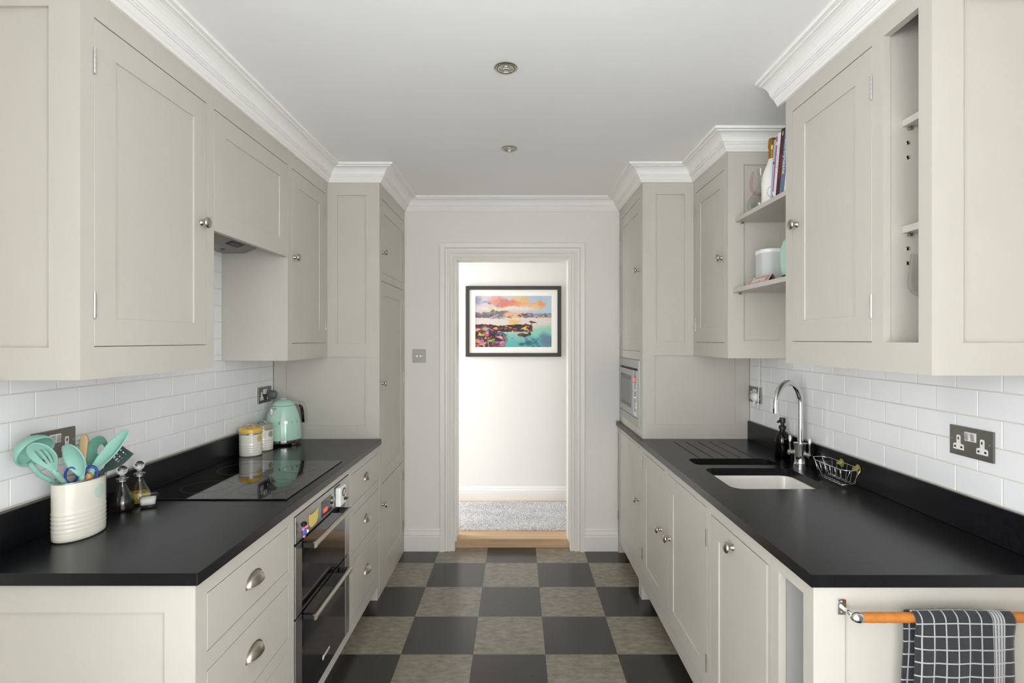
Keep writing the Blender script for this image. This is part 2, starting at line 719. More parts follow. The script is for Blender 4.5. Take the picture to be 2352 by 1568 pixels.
# dining end behind the camera: added shading nibs, side walls with added fill windows, rear wall with glazed doors
structure(MB().box(-2.7, -SHADE_GAP, 0.44, 0.54, 0, CEIL).box(-1.5, XL - 0.006, 0.54, 1.0, 0, CEIL).build('wall_shading_nib_left', 'wall_paint'))  # unseen nib wall added to keep light off the cabinet end panels
structure(MB().box(SHADE_GAP, 2.7, 0.44, 0.54, 0, CEIL).box(XR + 0.012, 1.5, 0.54, 1.0, 0, CEIL).build('wall_shading_nib_right', 'wall_paint'))  # matching unseen nib, added for the same shading on the sink side
structure(MB().slab('x', 1, -2.5, (-4.5, 0.95, 0, CEIL), [(-3.6, -1.2, 0.55, 2.25)], 0.1).build('wall_dining_left', 'wall_paint'))
structure(MB().slab('x', -1, 2.5, (-4.5, 0.95, 0, CEIL), [(-3.6, -1.2, 0.55, 2.25)], 0.1).build('wall_dining_right', 'wall_paint'))
structure(MB().slab('y', 1, -4.4, (-2.7, 2.7, 0, CEIL), [(-2.1, 2.1, 0.05, 2.25)], 0.1).build('wall_rear', 'wall_paint'))
for n, (ax, c, u0, u1, z0, z1, div) in enumerate((('x', -2.52, -3.6, -1.2, 0.55, 2.25, 2), ('x', 2.52, -3.6, -1.2, 0.55, 2.25, 2),  # side pair is unseen, sized and placed for the fill light
                                                  ('y', -4.44, -2.1, 2.1, 0.05, 2.25, 4))):
    w = (u1 - u0) / div
    holes = [(u0 + i * w + 0.04, u0 + (i + 1) * w - 0.04, z0 + 0.05, z1 - 0.05) for i in range(div)]
    structure(MB().slab(ax, 1, c, (u0, u1, z0, z1), holes, 0.05).build('window_%d' % (n + 1), 'trim_gloss'))

# hall beyond the doorway
HF = 0.061
structure(MB().box(-1.9, 1.7, 3.693, 4.62, -0.02, HF).build('floor_hall', 'oak', bevel=0.004))
structure(MB().box(-1.9, 1.7, 4.575, 4.68, 0, 2.6).build('wall_hall', 'hall_paint'))
structure(MB().slab('x', 1, -1.75, (YB + 0.13, 4.6, 0, 2.6), [(3.82, 4.48, 0.3, 2.2)], 0.08).build('wall_hall_left', 'hall_paint'))
structure(MB().box(1.6, 1.7, YB + 0.13, 4.6, 0, 2.6).build('wall_hall_right', 'hall_paint'))
structure(MB().box(-1.9, 1.7, YB + 0.13, 4.68, 2.5, 2.6).build('ceiling_hall', 'hall_paint'))
structure(MB().slab('x', 1, -1.77, (3.82, 4.48, 0.3, 2.2), [(3.86, 4.13, 0.35, 2.15), (4.17, 4.44, 0.35, 2.15)], 0.04).build('window_4', 'hall_trim'))


def skirting(name, path, z0, h, material, t=0.02):
    pr = [(0, z0), (t, z0), (t, z0 + h * 0.62), (t * 0.8, z0 + h * 0.65), (t * 0.8, z0 + h * 0.69), (t * 0.95, z0 + h * 0.71),
          (t * 0.7, z0 + h * 0.82), (t * 0.45, z0 + h * 0.86), (t * 0.55, z0 + h * 0.89), (t * 0.3, z0 + h * 0.98), (0, z0 + h)]
    return structure(MB().sweep(path, pr).build(name, material))


skirting('baseboard_back_left', [(TL, YB), (-0.524, YB)], 0, 0.158, 'trim_gloss')
skirting('baseboard_back_right', [(0.462, YB), (TR, YB)], 0, 0.158, 'trim_gloss')
skirting('baseboard_hall', [(-1.7, 4.575), (1.6, 4.575)], HF, 0.122, 'hall_trim', 0.018)

# door casing and lining
CP = [(0, 0), (0, .012), (.010, .016), (.014, .012), (.024, .012), (.036, .020), (.046, .020), (.050, .015), (.062, .017), (.070, .028), (.098, .030), (.098, 0)]
k = len(CP)
mb = MB()
vs = []
for (cx, cz, ox, oz) in ((DX0, 0, -1, 0), (DX0, DZ, -1, 1), (DX1, DZ, 1, 1), (DX1, 0, 1, 0)):
    for (d, h) in CP:
        vs.append((cx + ox * d, YB - h, cz + oz * d))
fs = [(i * k + j, i * k + (j + 1) % k, (i + 1) * k + (j + 1) % k, (i + 1) * k + j) for i in range(3) for j in range(k)]
fs += [tuple(range(k)), tuple(3 * k + j for j in range(k))]
structure(mb.add(vs, fs).build('trim_1', 'trim_gloss'))
mb = MB()
mb.box(DX0 - 0.001, DX0 + 0.012, YB - 0.002, YB + 0.134, HF, DZ)
mb.box(DX1 - 0.012, DX1 + 0.001, YB - 0.002, YB + 0.134, HF, DZ)
mb.box(DX0 + 0.012, DX1 - 0.012, YB - 0.002, YB + 0.134, DZ - 0.012, DZ + 0.001)
structure(mb.build('door_1', 'trim_gloss'))

# cornice
Z0 = 2.331
COR = [(0, Z0), (0.010, Z0), (0.013, Z0 + .004), (0.013, Z0 + .008), (0.017, Z0 + .011), (0.022, Z0 + .019), (0.024, Z0 + .025), (0.029, Z0 + .025), (0.029, Z0 + .030),
       (0.034, Z0 + .031), (0.034, Z0 + .036), (0.039, Z0 + .037), (0.041, Z0 + .046), (0.046, Z0 + .055), (0.054, Z0 + .063), (0.064, Z0 + .069),
       (0.072, Z0 + .071), (0.079, Z0 + .071), (0.079, Z0 + .076), (0.0934, Z0 + .077), (0.0934, CEIL), (0, CEIL)]
structure(MB().sweep([(XL, 1.291), (LF, 1.291), (LF, 2.976), (TL, 2.976), (TL, YB), (TR, YB), (TR, 2.97), (0.992, 2.97), (0.992, 2.486), (1.315, 2.486), (1.315, 1.96)], COR)
          .build('trim_2', 'cornice_plaster'))
structure(MB().sweep([(RF, 2.0), (RF, 1.268), (1.32, 1.268)], COR).build('trim_3', 'cornice_plaster'))

# ------------------------------------------------------------------ shared hardware meshes
_kp = [(0, 0), (0.0105, 0), (0.0105, 0.002), (0.0085, 0.004), (0.0060, 0.008), (0.0055, 0.013), (0.0075, 0.017), (0.0150, 0.0195), (0.0180, 0.0225), (0.0175, 0.026), (0.0120, 0.0295), (0.0050, 0.031), (0, 0.0312)]
KNOB = smooth_mesh(MB().lathe(_kp, n=24, cap=False).mesh('knob'), 50)
KNOB.materials.append(MATS['nickel'])
HINGE = MB()
for q in range(5):
    HINGE.lathe([(0, -0.0325 + q * 0.013), (0.0036, -0.0325 + q * 0.013), (0.0036, -0.0200 + q * 0.013), (0, -0.0200 + q * 0.013)], n=10, cap=False)
HINGE.lathe([(0, -0.036), (0.003, -0.0345), (0.003, -0.0325), (0, -0.0325)], n=8, cap=False)
HINGE = smooth_mesh(HINGE.mesh('hinge'), 30)
HINGE.materials.append(MATS['hinge_steel'])


def cup_mesh():
    m = MB()
    a, b, c = 0.044, 0.024, 0.030
    N, K = 24, 10
    vs, fs = [], []
    for i in range(N + 1):
        th = math.pi * i / N
        for j in range(K + 1):
            ph = HP * j / K
            # local: x lateral, y up, z out
            vs.append((a * math.cos(th) * math.cos(ph * 0.999) if False else a * math.cos(th), c * math.sin(th) * math.cos(ph), b * math.sin(th) * math.sin(ph) ** 0.8))
    for i in range(N):
        for j in range(K):
            fs.append((i * (K + 1) + j, i * (K + 1) + j + 1, (i + 1) * (K + 1) + j + 1, (i + 1) * (K + 1) + j))
    m.add(vs, fs)
    # thickened lower lip
    m.tube([(a * math.cos(math.pi * i / N), 0, b * math.sin(math.pi * i / N)) for i in range(N + 1)], 0.0013, n=6)
    # back flange
    pts = [(0.049 * math.cos(math.pi * i / N), 0.0345 * math.sin(math.pi * i / N)) for i in range(N + 1)]
    pts = [(0.049, -0.004)] + pts + [(-0.049, -0.004), (-0.043, -0.005)] + [(0.041 * math.cos(math.pi * i / N), 0.027 * math.sin(math.pi * i / N)) for i in range(N, -1, -1)] + [(0.043, -0.005)]
    m.prism(pts, 0.0022)
    me = smooth_mesh(m.mesh('cup_handle'), 50)
    me.materials.append(MATS['nickel'])
    return me


CUP = cup_mesh()


def face_M(sgn, x, y, z):
    """local z points out of a front facing sgn along x; local y is up"""
    zz = Vector((sgn, 0, 0))
    yy = Vector((0, 0, 1))
    return basis(yy.cross(zz), yy, zz, (x, y, z))


def knob(parent, sgn, x, y, z):
    return inst('knob', KNOB, face_M(sgn, x, y, z), parent)


def hinge(parent, sgn, x, y, z):
    return inst('hinge', HINGE, Matrix.Translation((x + sgn * 0.0022, y, z)), parent)


def door(parent, sgn, c, rect, panel, knob_at=None, hinges=(), name='door', t=0.02):
    g = 0.0016
    r = (rect[0] + g, rect[1] - g, rect[2] + g, rect[3] - 0.0028)
    d = MB().slab('x', sgn, c, r, [panel], t).build(name, 'cabinet_paint', parent, bevel=0.0007, seg=1)
    MB().box(c - sgn * 0.0045, c - sgn * 0.016, panel[0] - 0.004, panel[1] + 0.004, panel[2] - 0.004, panel[3] + 0.004).build('door_panel', 'cabinet_paint', d)
    if knob_at:
        knob(d, sgn, c, *knob_at)
    for h in hinges:
        hinge(d, sgn, c, *h)
    return d


def drawer(parent, sgn, c, rect):
    g = 0.0016
    d = MB().box(c, c - sgn * 0.02, rect[0] + g, rect[1] - g, rect[2] + g, rect[3] - 0.0032).build('drawer', 'cabinet_paint', parent, bevel=0.001, seg=1)
    inst('cup_handle', CUP, face_M(sgn, c, (rect[0] + rect[1]) / 2, (rect[2] + rect[3]) / 2 - 0.006), d)
    return d


def face_frame(parent, sgn, c, rect, holes, t=0.02):
    return MB().slab('x', sgn, c, rect, holes, t).build('face_frame', 'cabinet_paint', parent)


def carcass(parent, sgn, c, wall, y0, y1, z0, z1, extra=None, t=0.018, material='cabinet_paint', near_gap=0.0):
    f = c - sgn * 0.0205
    m = MB()
    m.box(f, wall, y0 + near_gap, y0 + near_gap + t, z0, z1)
    m.box(f, wall, y1 - t, y1, z0, z1)
    m.box(f, wall, y0 + near_gap + t, y1 - t, z0, z0 + t)
    m.box(f, wall, y0 + near_gap + t, y1 - t, z1 - t, z1)
    m.box(wall + sgn * 0.008, wall, y0 + near_gap + t, y1 - t, z0 + t, z1 - t)
    if extra:
        extra(m, f)
    return m.build('carcass', material, parent)


def end_panel(parent, y, x0, x1, z0, z1, panels, t=0.02):
    e = MB().slab('y', -1, y, (x0, x1, z0, z1), panels, t).build('end_panel', 'cabinet_paint', parent)
    for p in panels:
        MB().box(p[0] - 0.004, p[1] + 0.004, y + 0.0095, y + 0.018, p[2] - 0.004, p[3] + 0.004).build('recessed_panel', 'cabinet_paint', e)
    return e


TOPZ = CEIL - 0.004
WZ0, WZ1 = 1.432, 2.263      # door openings, left wall cupboards

# ------------------------------------------------------------------ left wall cupboards
u = thing('wall_cabinet', (-1.21, 1.575, 1.351), 'greige shaker wall cupboard above the utensil pot, large end panel facing the camera', 'cabinet')
face_frame(u, 1, LF, (1.291, 1.861, 1.351, TOPZ), [(1.333, 1.817, WZ0, WZ1)])
carcass(u, 1, LF, XL + 0.002, 1.311, 1.859, 1.353, TOPZ)
end_panel(u, 1.291, XL + 0.002, LF - 0.02, 1.351, TOPZ, [(-1.30, -1.143, 1.431, 2.265)])
door(u, 1, LF, (1.333, 1.817, WZ0, WZ1), (1.407, 1.747, 1.506, 2.187), (1.786, 1.845), [(1.333, 2.154), (1.333, 1.538)])

u = thing('extractor_cabinet', (-1.21, 2.16, 1.833), 'short greige lift-up cupboard front hiding the extractor above the hob', 'cabinet')
face_frame(u, 1, LF, (1.8612, 2.4598, 2.263, TOPZ), [])
m = MB().box(LF - 0.0205, XL + 0.002, 1.8612, 2.4598, 2.30, 2.318).build('top_board', 'cabinet_paint', u)
door(u, 1, LF, (1.8612, 2.4598, 1.833, 2.263), (1.941, 2.380, 1.911, 2.188), name='flap_door')

u = thing('extractor_hood', (-1.24, 2.16, 1.848), 'grey built-in extractor hood with small black control panel above the hob', 'hood')
mb = MB()
vs = []
for y in (1.868, 2.453):
    vs += [(-1.36, y, 1.85), (-1.263, y, 1.85), (-1.185, y, 1.882), (-1.10, y, 1.892), (-1.10, y, 2.28), (-1.36, y, 2.28)]
mb.add(vs, [(0, 1, 2, 3, 4, 5), (11, 10, 9, 8, 7, 6)] + [(i, (i + 1) % 6, 6 + (i + 1) % 6, 6 + i) for i in range(6)])
mb.build('hood_body', 'hood_grey', u, bevel=0.003)
sl = Vector((-1.185 + 1.263, 0, 1.882 - 1.85)).normalized()
nn = Vector((sl.z, 0, -sl.x))
Mh = basis(Vector((0, 1, 0)), sl, nn, Vector((-1.226, 2.30, 1.8652)) )
c_ = MB().box(-0.05, 0.05, -0.016, 0.016, -0.001, 0.0012, Mh).build('control_panel', 'black_plastic', u)
for i in range(5):
    MB().box(-0.03 + i * 0.014, -0.026 + i * 0.014, -0.008, 0.008, 0.0012, 0.0025, Mh).build('button', 'steel', c_)
Mb = Matrix.Translation((-1.295, 2.33, 1.85))
MB().lathe([(0, -0.002), (0.009, -0.002), (0.009, 0.001), (0, 0.001)], Mb, n=12, cap=False).build('lamp', 'black_plastic', u)

u = thing('wall_cabinet', (-1.21, 2.717, 1.352), 'narrow greige shaker wall cupboard above the kettle, beside the tall larder', 'cabinet')
face_frame(u, 1, LF, (2.460, 2.974, 1.352, TOPZ), [(2.505, 2.943, WZ0, WZ1)])
carcass(u, 1, LF, XL + 0.002, 2.480, 2.972, 1.354, TOPZ)
end_panel(u, 2.460, XL - 0.004, LF - 0.02, 1.352, TOPZ, [])
door(u, 1, LF, (2.505, 2.943, WZ0, WZ1), (2.579, 2.862, 1.508, 2.188), (2.533, 1.844), [(2.943, 2.156), (2.943, 1.543)])

# ------------------------------------------------------------------ left tall larder
u = thing('tall_cabinet', (-1.07, 3.31, 0), 'tall greige larder cupboard with three stacked doors left of the doorway', 'cabinet')
face_frame(u, 1, TL, (2.976, 3.642, 0.002, TOPZ), [(3.018, 3.589, 1.833, 2.258), (3.018, 3.589, 0.09, 1.787)])
carcass(u, 1, TL, XL + 0.002, 2.996, 3.640, 0.02, TOPZ, lambda m_, f: m_.box(f, XL + 0.01, 3.014, 3.622, 1.80, 1.82))
end_panel(u, 2.976, XL + 0.002, TL - 0.02, 0.002, TOPZ, [(-1.010, -0.849, 1.4295, 2.263), (-1.298, -0.851, 0.969, 1.3535)])
door(u, 1, TL, (3.018, 3.589, 1.833, 2.258), (3.081, 3.524, 1.911, 2.181), (3.045, 1.952), [(3.590, 2.15), (3.590, 1.94)])
door(u, 1, TL, (3.018, 3.589, 0.6255, 1.787), (3.081, 3.524, 0.699, 1.708), (3.033, 1.20), [(3.590, 1.68), (3.590, 1.20), (3.590, 0.75)])
door(u, 1, TL, (3.018, 3.589, 0.09, 0.6255), (3.081, 3.524, 0.162, 0.557), (3.036, 0.505), [(3.590, 0.53), (3.590, 0.19)])

# ------------------------------------------------------------------ left base units
def plinth(parent, sgn, x, y0, y1):
    return MB().box(x, x - sgn * 0.018, y0, y1, 0.002, 0.075).build('plinth', 'cabinet_paint', parent)


u = thing('drawer_unit', (-1.06, 1.55, 0), 'greige base unit with drawers and a panelled end, below the utensil pot', 'cabinet')
DR = [(0.670, 0.818), (0.440, 0.623), (0.140, 0.394)]
face_frame(u, 1, BL, (1.274, 1.8275, 0.075, 0.8625), [(1.3216, 1.7935, a, b) for a, b in DR])
carcass(u, 1, BL, XL + 0.002, 1.294, 1.8265, 0.077, 0.8615)
end_panel(u, 1.274, XL + 0.002, BL - 0.02, 0.002, 0.8625, [(-1.29, -0.849, 0.14, 0.793)])
for a, b in DR:
    drawer(u, 1, BL, (1.3216, 1.7935, a, b))
plinth(u, 1, -0.83, 1.296, 1.826)
MB().box(BL, BL - 0.035, 1.274, 1.309, 0.001, 0.075).build('leg', 'cabinet_paint', u)

u = thing('oven_housing', (-1.06, 2.135, 0), 'plain greige base frame surrounding the built-in double oven', 'cabinet')
face_frame(u, 1, BL, (1.828, 2.4385, 0.075, 0.8625), [(1.837, 2.4305, 0.117, 0.8335)])
carcass(u, 1, BL, XL + 0.002, 1.829, 2.4375, 0.077, 0.8615, t=0.006)
plinth(u, 1, -0.83, 1.829, 2.4375)

u = thing('drawer_unit', (-1.06, 2.70, 0), 'greige base unit with three drawers between the oven and the tall larder', 'cabinet')
face_frame(u, 1, BL, (2.439, 2.9745, 0.075, 0.8625), [(2.4838, 2.9606, a, b) for a, b in DR])
carcass(u, 1, BL, XL + 0.002, 2.440, 2.9735, 0.077, 0.8615)
for a, b in DR:
    drawer(u, 1, BL, (2.4838, 2.9606, a, b))
plinth(u, 1, -0.83, 2.440, 2.94)
MB().box(BL, BL - 0.05, 2.940, 2.9745, 0.001, 0.075).build('leg', 'cabinet_paint', u)

# left worktop and upstand
u = thing('worktop', (-1.06, 2.1, 0.863), 'black stone worktop with upstand carrying the hob, kettle and utensil pot', 'worktop')
MB().box(XL + 0.001, -0.7604, 1.260, 2.9745, 0.863, WT).build('slab', 'stone', u, bevel=0.002)
MB().box(XL + 0.001, -1.348, 1.260, 2.9745, WT + 0.0003, 0.994).build('upstand', 'stone', u, bevel=0.0015)

# ------------------------------------------------------------------ oven
u = thing('oven', (-1.06, 2.134, 0.12), 'built-in stainless double oven with black glass doors and two bar handles', 'oven')
MB().box(-1.30, BL - 0.004, 1.850, 2.418, 0.125, 0.828).build('body', 'black_plastic', u)
OV0, OV1, OF = 1.8395, 2.428, BL + 0.005
cp = MB().box(BL - 0.005, OF, OV0, OV1, 0.738, 0.8315).build('control_panel', 'steel', u, bevel=0.0015)
MB().box(OF - 0.001, OF + 0.0012, 2.082, 2.197, 0.749, 0.810).build('display', 'black_glass', cp)
for q in range(3):
    MB().box(OF + 0.0010, OF + 0.0016, 2.104 + q * 0.014, 2.115 + q * 0.014, 0.760, 0.776).build('lit_segment', 'red_display', cp)
for y in (2.205,):
    Mk = face_M(1, OF, y, 0.782)
    MB().lathe([(0, 0), (0.015, 0), (0.015, 0.006), (0.012, 0.0075), (0, 0.0075)], Mk, n=24, cap=False).build('control_knob', 'steel', cp, smooth=True, auto=40)
for (z0, z1, hz) in ((0.477, 0.7285, 0.712), (0.120, 0.4685, 0.4525)):
    d = MB().box(BL - 0.005, OF - 0.0015, OV0 + 0.05, OV1 - 0.05, z0, z1).build('oven_door', 'oven_glass', u, bevel=0.001)
    for (a, b) in ((OV0, OV0 + 0.0545), (OV1 - 0.0545, OV1)):
        MB().box(BL - 0.005, OF, a, b, z0, z1).build('side_strip', 'steel', d, bevel=0.001)
    MB().box(OF - 0.002, OF - 0.0009, OV0 + 0.075, OV1 - 0.075, z0 + 0.05 if z1 > .6 else z0 + 0.11, z1 - 0.055).build('window', 'oven_window', d)
    MB().tube([(OF + 0.042, 1.9016, hz), (OF + 0.042, 2.306, hz)], 0.011, n=16).build('handle', 'nickel', d, smooth=True, auto=40)
    for y in (1.911, 2.297):
        MB().box(OF - 0.001, OF + 0.042, y - 0.011, y + 0.011, hz - 0.011, hz + 0.009).build('handle_bracket', 'black_plastic', d, bevel=0.003)
    if z1 < 0.6:
        text('brand_lettering', 'BOSCH', 0.017, face_M(1, OF - 0.0012, 2.150, 0.186), d, 'ink_white', 0.0003, spacing=1.1)
        Mc = face_M(1, OF - 0.0013, 2.106, 0.186)
        ring = [(0.0085 * math.cos(t * math.pi / 12), 0.0085 * math.sin(t * math.pi / 12), 0) for t in range(24)]
        MB().tube(ring, 0.0008, n=5, closed=True, M=Mc).tube([(-0.004, 0.006, 0), (-0.004, -0.006, 0)], 0.0007, n=5, M=Mc) \
            .tube([(0.004, 0.006, 0), (0.004, -0.006, 0)], 0.0007, n=5, M=Mc).tube([(-0.004, 0, 0), (0.004, 0, 0)], 0.0007, n=5, M=Mc).build('brand_emblem', 'ink_white', d)

# things stuck on the oven's control panel
u = thing('kitchen_timer', (OF + 0.013, 2.245, 0.742), 'small white digital kitchen timer stuck on the oven panel', 'timer')
bd = MB().box(OF + 0.0003, OF + 0.024, 2.235, 2.313, 0.742, 0.822).build('case', 'white_plastic', u, bevel=0.006, seg=3)
Mt = face_M(1, OF + 0.024, 2.280, 0.795)
MB().lathe([(0, 0), (0.022, 0), (0.022, 0.0015), (0, 0.0015)], Mt, n=24, cap=False, sx=1.0, sy=0.85).build('bezel', 'black_plastic', u)
MB().box(-0.014, 0.014, -0.011, 0.011, 0.0015, 0.0022, Mt).build('screen', 'lcd', u)
MB().box(0.0145, 0.021, -0.008, 0.008, 0.0012, 0.003, Mt).build('start_button', 'red_plastic', u, bevel=0.001)
MB().lathe([(0, 0), (0.012, 0), (0.012, 0.003), (0, 0.003)], face_M(1, OF + 0.024, 2.291, 0.764), n=16, cap=False, sy=0.6).build('set_button', 'black_plastic', u)

pts = [(-0.043, 0.025), (-0.022, 0.020), (0.0, 0.019), (0.022, 0.021), (0.043, 0.026), (0.043, -0.008), (0.034, -0.020), (0.016, -0.027), (-0.006, -0.029), (-0.026, -0.026), (-0.038, -0.014)]
tag(MB().prism(pts, 0.003, face_M(1, OF + 0.0002, 1.995, 0.778)).build('magnet_badge', 'notepad_yellow', None, bevel=0.0008),
    'yellow shield-shaped magnet on the oven panel left of the clock display', 'magnet')

u = thing('figurine_magnet', (OF + 0.012, 1.869, 0.748), 'tiny pink and blue figure magnet at the near end of the oven panel', 'magnet')


def blob(name, c, r, material, parent, s=(1, 1, 1)):
    prof = [(r * math.sin(math.pi * i / 10), -r * math.cos(math.pi * i / 10)) for i in range(11)]
    M = Matrix.Translation(c) @ Matrix.Diagonal((*s, 1))
    return MB().lathe(prof, M, n=14, cap=False).build(name, material, parent, smooth=True)


fx = OF + 0.018
blob('body', (fx, 1.869, 0.771), 0.0105, 'magnet_blue', u, (0.8, 1.1, 1.1))
blob('head', (fx, 1.879, 0.790), 0.0095, 'magnet_pink', u)
blob('hat', (fx, 1.868, 0.800), 0.011, 'black_plastic', u, (1, 1.3, 0.8))
blob('belly', (fx + 0.006, 1.879, 0.771), 0.006, 'white_plastic', u)
for (y, z) in ((1.861, 0.784), (1.889, 0.764), (1.869, 0.757)):
    blob('limb', (fx, y, z), 0.0055, 'magnet_pink', u, (0.8, 1.2, 1.3))

# ------------------------------------------------------------------ hob
u = thing('hob', (-1.04, 2.13, WT), 'black glass hob set on the worktop, mirroring the kettle and canisters', 'hob')
MB().box(-1.285, -0.800, 1.836, 2.423, WT + 0.0004, WT + 0.0045).build('glass_top', 'black_glass', u, bevel=0.0015)
for (x, y, r) in ((-1.165, 1.99, 0.085), (-1.165, 2.27, 0.105), (-0.93, 1.99, 0.105), (-0.93, 2.27, 0.075)):
    ring = [(x + r * math.cos(t * math.pi / 24), y + r * math.sin(t * math.pi / 24), WT + 0.00452) for t in range(48)]
    MB().tube(ring, 0.0005, n=4, closed=True).build('zone_ring', 'rubber_dark', u)

# ------------------------------------------------------------------ right wall cupboards
def bay_boards(m_, f):
    m_.box(f + 0.0, XR - 0.006, 1.4400, 1.458, 1.382, TOPZ - 0.02)


u = thing('wall_cabinet', (1.15, 1.61, 1.364), 'greige wall cupboard with an open niche beside its door, above the sink side socket', 'cabinet')
RZ0, RZ1 = 1.4432, 2.2735
face_frame(u, -1, RF, (1.268, 1.957, 1.364, TOPZ), [(1.4816, 1.9096, RZ0, RZ1), (1.3101, 1.4365, RZ0, RZ1)])
carcass(u, -1, RF, XR - 0.006, 1.288, 1.955, 1.366, TOPZ, bay_boards)
MB().box(RF + 0.0205, XR - 0.01, 1.306, 1.440, RZ0 - 0.02, RZ0 - 0.001).build('niche_floor', 'cabinet_paint', u)
end_panel(u, 1.268, RF + 0.02, XR - 0.004, 1.364, TOPZ, [(1.071, 1.25, 1.443, 2.27)])
door(u, -1, RF, (1.4816, 1.9096, RZ0, RZ1), (1.557, 1.831, 1.519, 2.197), (1.879, 1.859), [(1.4816, 2.157), (1.4816, 1.545)])
for z in (2.0467, 1.758):
    s = MB().box(1.0487, XR - 0.012, 1.308, 1.4395, z - 0.0185, z).build('niche_shelf', 'cabinet_paint', u, bevel=0.001)
    MB().tube([(1.066, 1.4398, z - 0.0235), (1.066, 1.428, z - 0.0235)], 0.0045, n=10).build('shelf_pin', 'nickel', s)
for z in (1.986, 1.9457, 1.698, 1.658):
    Mh = basis(Vector((1, 0, 0)), Vector((0, 0, 1)), Vector((0, -1, 0)), (1.0645, 1.4401, z))
    hsl = MB().lathe([(0.0030, 0.0002), (0.0034, 0.0013), (0.0052, 0.0013), (0.0055, 0.0), ], Mh, n=16, cap=False).build('pin_sleeve', 'nickel', u, smooth=True)
    MB().lathe([(0, 0.0003), (0.0033, 0.0003)], Mh, n=12, cap=False).build('pin_hole', 'black_plastic', hsl)

u = thing('wall_cabinet', (1.15, 2.73, 1.363), 'greige shaker wall cupboard at the far end of the open shelves, beside the microwave tower', 'cabinet')
RC = 0.992
face_frame(u, -1, RC, (2.486, 2.968, 1.363, TOPZ), [(2.525, 2.935, RZ0 - 0.008, RZ1 - 0.01)])
carcass(u, -1, RC, XR - 0.012, 2.506, 2.966, 1.365, TOPZ)
end_panel(u, 2.486, RC + 0.02, XR - 0.010, 1.363, TOPZ, [(1.067, 1.234, 1.4445, 2.273)])
door(u, -1, RC, (2.525, 2.935, RZ0 - 0.008, RZ1 - 0.01), (2.586, 2.862, 1.512, 2.187), (2.558, 1.845), [(2.935, 2.15), (2.935, 1.535)])

# back panel and the two open shelves between the cupboards
u = thing('back_panel', (1.30, 2.22, 1.366), 'flat greige back board behind the two open shelves', 'panel')
MB().box(1.290, XR - 0.012, 1.9575, 2.4855, 1.366, TOPZ).build('board', 'cabinet_paint', u)
for z, x, w in ((2.021, 1.026, 'upper greige open shelf holding the cookery books and white bottle'), (1.6906, 1.0155, 'lower greige open shelf holding the speaker and reserved sign')):
    s = thing('open_shelf', (1.16, 2.22, z - 0.02), w, 'shelf')
    MB().box(x, 1.2895, 1.9580, 2.4855, z - 0.0195, z).build('board', 'cabinet_paint', s, bevel=0.001)
    MB().tube([(x + 0.03, 2.4855, z - 0.0245), (x + 0.03, 2.470, z - 0.0245)], 0.0048, n=10).build('shelf_pin', 'nickel', s)

# ------------------------------------------------------------------ right tall unit
u = thing('tall_cabinet', (1.01, 3.30, WT), 'greige tower above the sink worktop housing the microwave, right of the doorway', 'cabinet')
face_frame(u, -1, TR, (2.970, 3.642, WT + 0.0005, TOPZ), [(3.036, 3.600, 1.3825, 2.265), (3.036, 3.626, 0.938, 1.333)])
carcass(u, -1, TR, XR - 0.017, 2.990, 3.640, 1.36, TOPZ)
end_panel(u, 2.970, TR + 0.02, XR - 0.012, WT + 0.0005, TOPZ, [(0.782, 0.943, 1.438, 2.267), (0.774, 1.226, 0.975, 1.3615)])
door(u, -1, TR, (3.036, 3.600, 1.3825, 2.265), (3.094, 3.517, 1.457, 2.19), (3.064, 1.852), [(3.600, 2.15), (3.600, 1.93), (3.600, 1.50)])

u = thing('microwave', (0.95, 3.33, 0.939), 'built-in stainless microwave with dark window above the far end of the worktop', 'microwave')
MB().slab('x', -1, TR - 0.004, (3.040, 3.624, 0.940, 1.331), [(3.079, 3.600, 0.988, 1.281)], 0.012).build('trim_frame', 'steel', u, bevel=0.001)
MB().box(TR + 0.012, 1.15, 3.05, 3.62, 0.96, 1.32).build('body', 'black_plastic', u)
d = MB().box(TR - 0.007, TR + 0.010, 3.176, 3.590, 0.992, 1.268).build('microwave_door', 'steel', u, bevel=0.0015)
MB().box(TR - 0.0085, TR - 0.004, 3.236, 3.546, 1.035, 1.232).build('window_surround', 'black_glass', d)
MB().box(TR - 0.0095, TR - 0.006, 3.25, 3.530, 1.060, 1.205).build('window', 'steel_plate', d)
p = MB().box(TR - 0.007, TR + 0.010, 3.084, 3.172, 0.992, 1.268).build('control_panel', 'steel', u, bevel=0.0015)
MB().box(TR - 0.0085, TR - 0.006, 3.098, 3.160, 1.196, 1.232).build('display', 'black_glass', p)
MB().box(TR - 0.0092, TR - 0.0084, 3.106, 3.126, 1.202, 1.226).box(TR - 0.0092, TR - 0.0084, 3.130, 3.150, 1.202, 1.226).build('lit_digits', 'red_display', p)
for (y, z, r) in ((3.13, 1.150, 0.013), (3.145, 1.108, 0.008), (3.113, 1.108, 0.008)):
    MB().lathe([(0, 0), (r, 0), (r * 0.85, 0.005), (0, 0.005)], face_M(-1, TR - 0.007, y, z), n=16, cap=False).build('dial', 'white_rocker', p, smooth=True, auto=40)
for i in range(3):
    for j in range(2):
        MB().box(TR - 0.0085, TR - 0.006, 3.108 + j * 0.022, 3.124 + j * 0.022, 1.072 - i * 0.013, 1.080 - i * 0.013).build('button', 'white_rocker', p)
MB().box(TR - 0.0095, TR - 0.006, 3.108, 3.150, 1.000, 1.024).build('door_button', 'white_plastic', p, bevel=0.001)

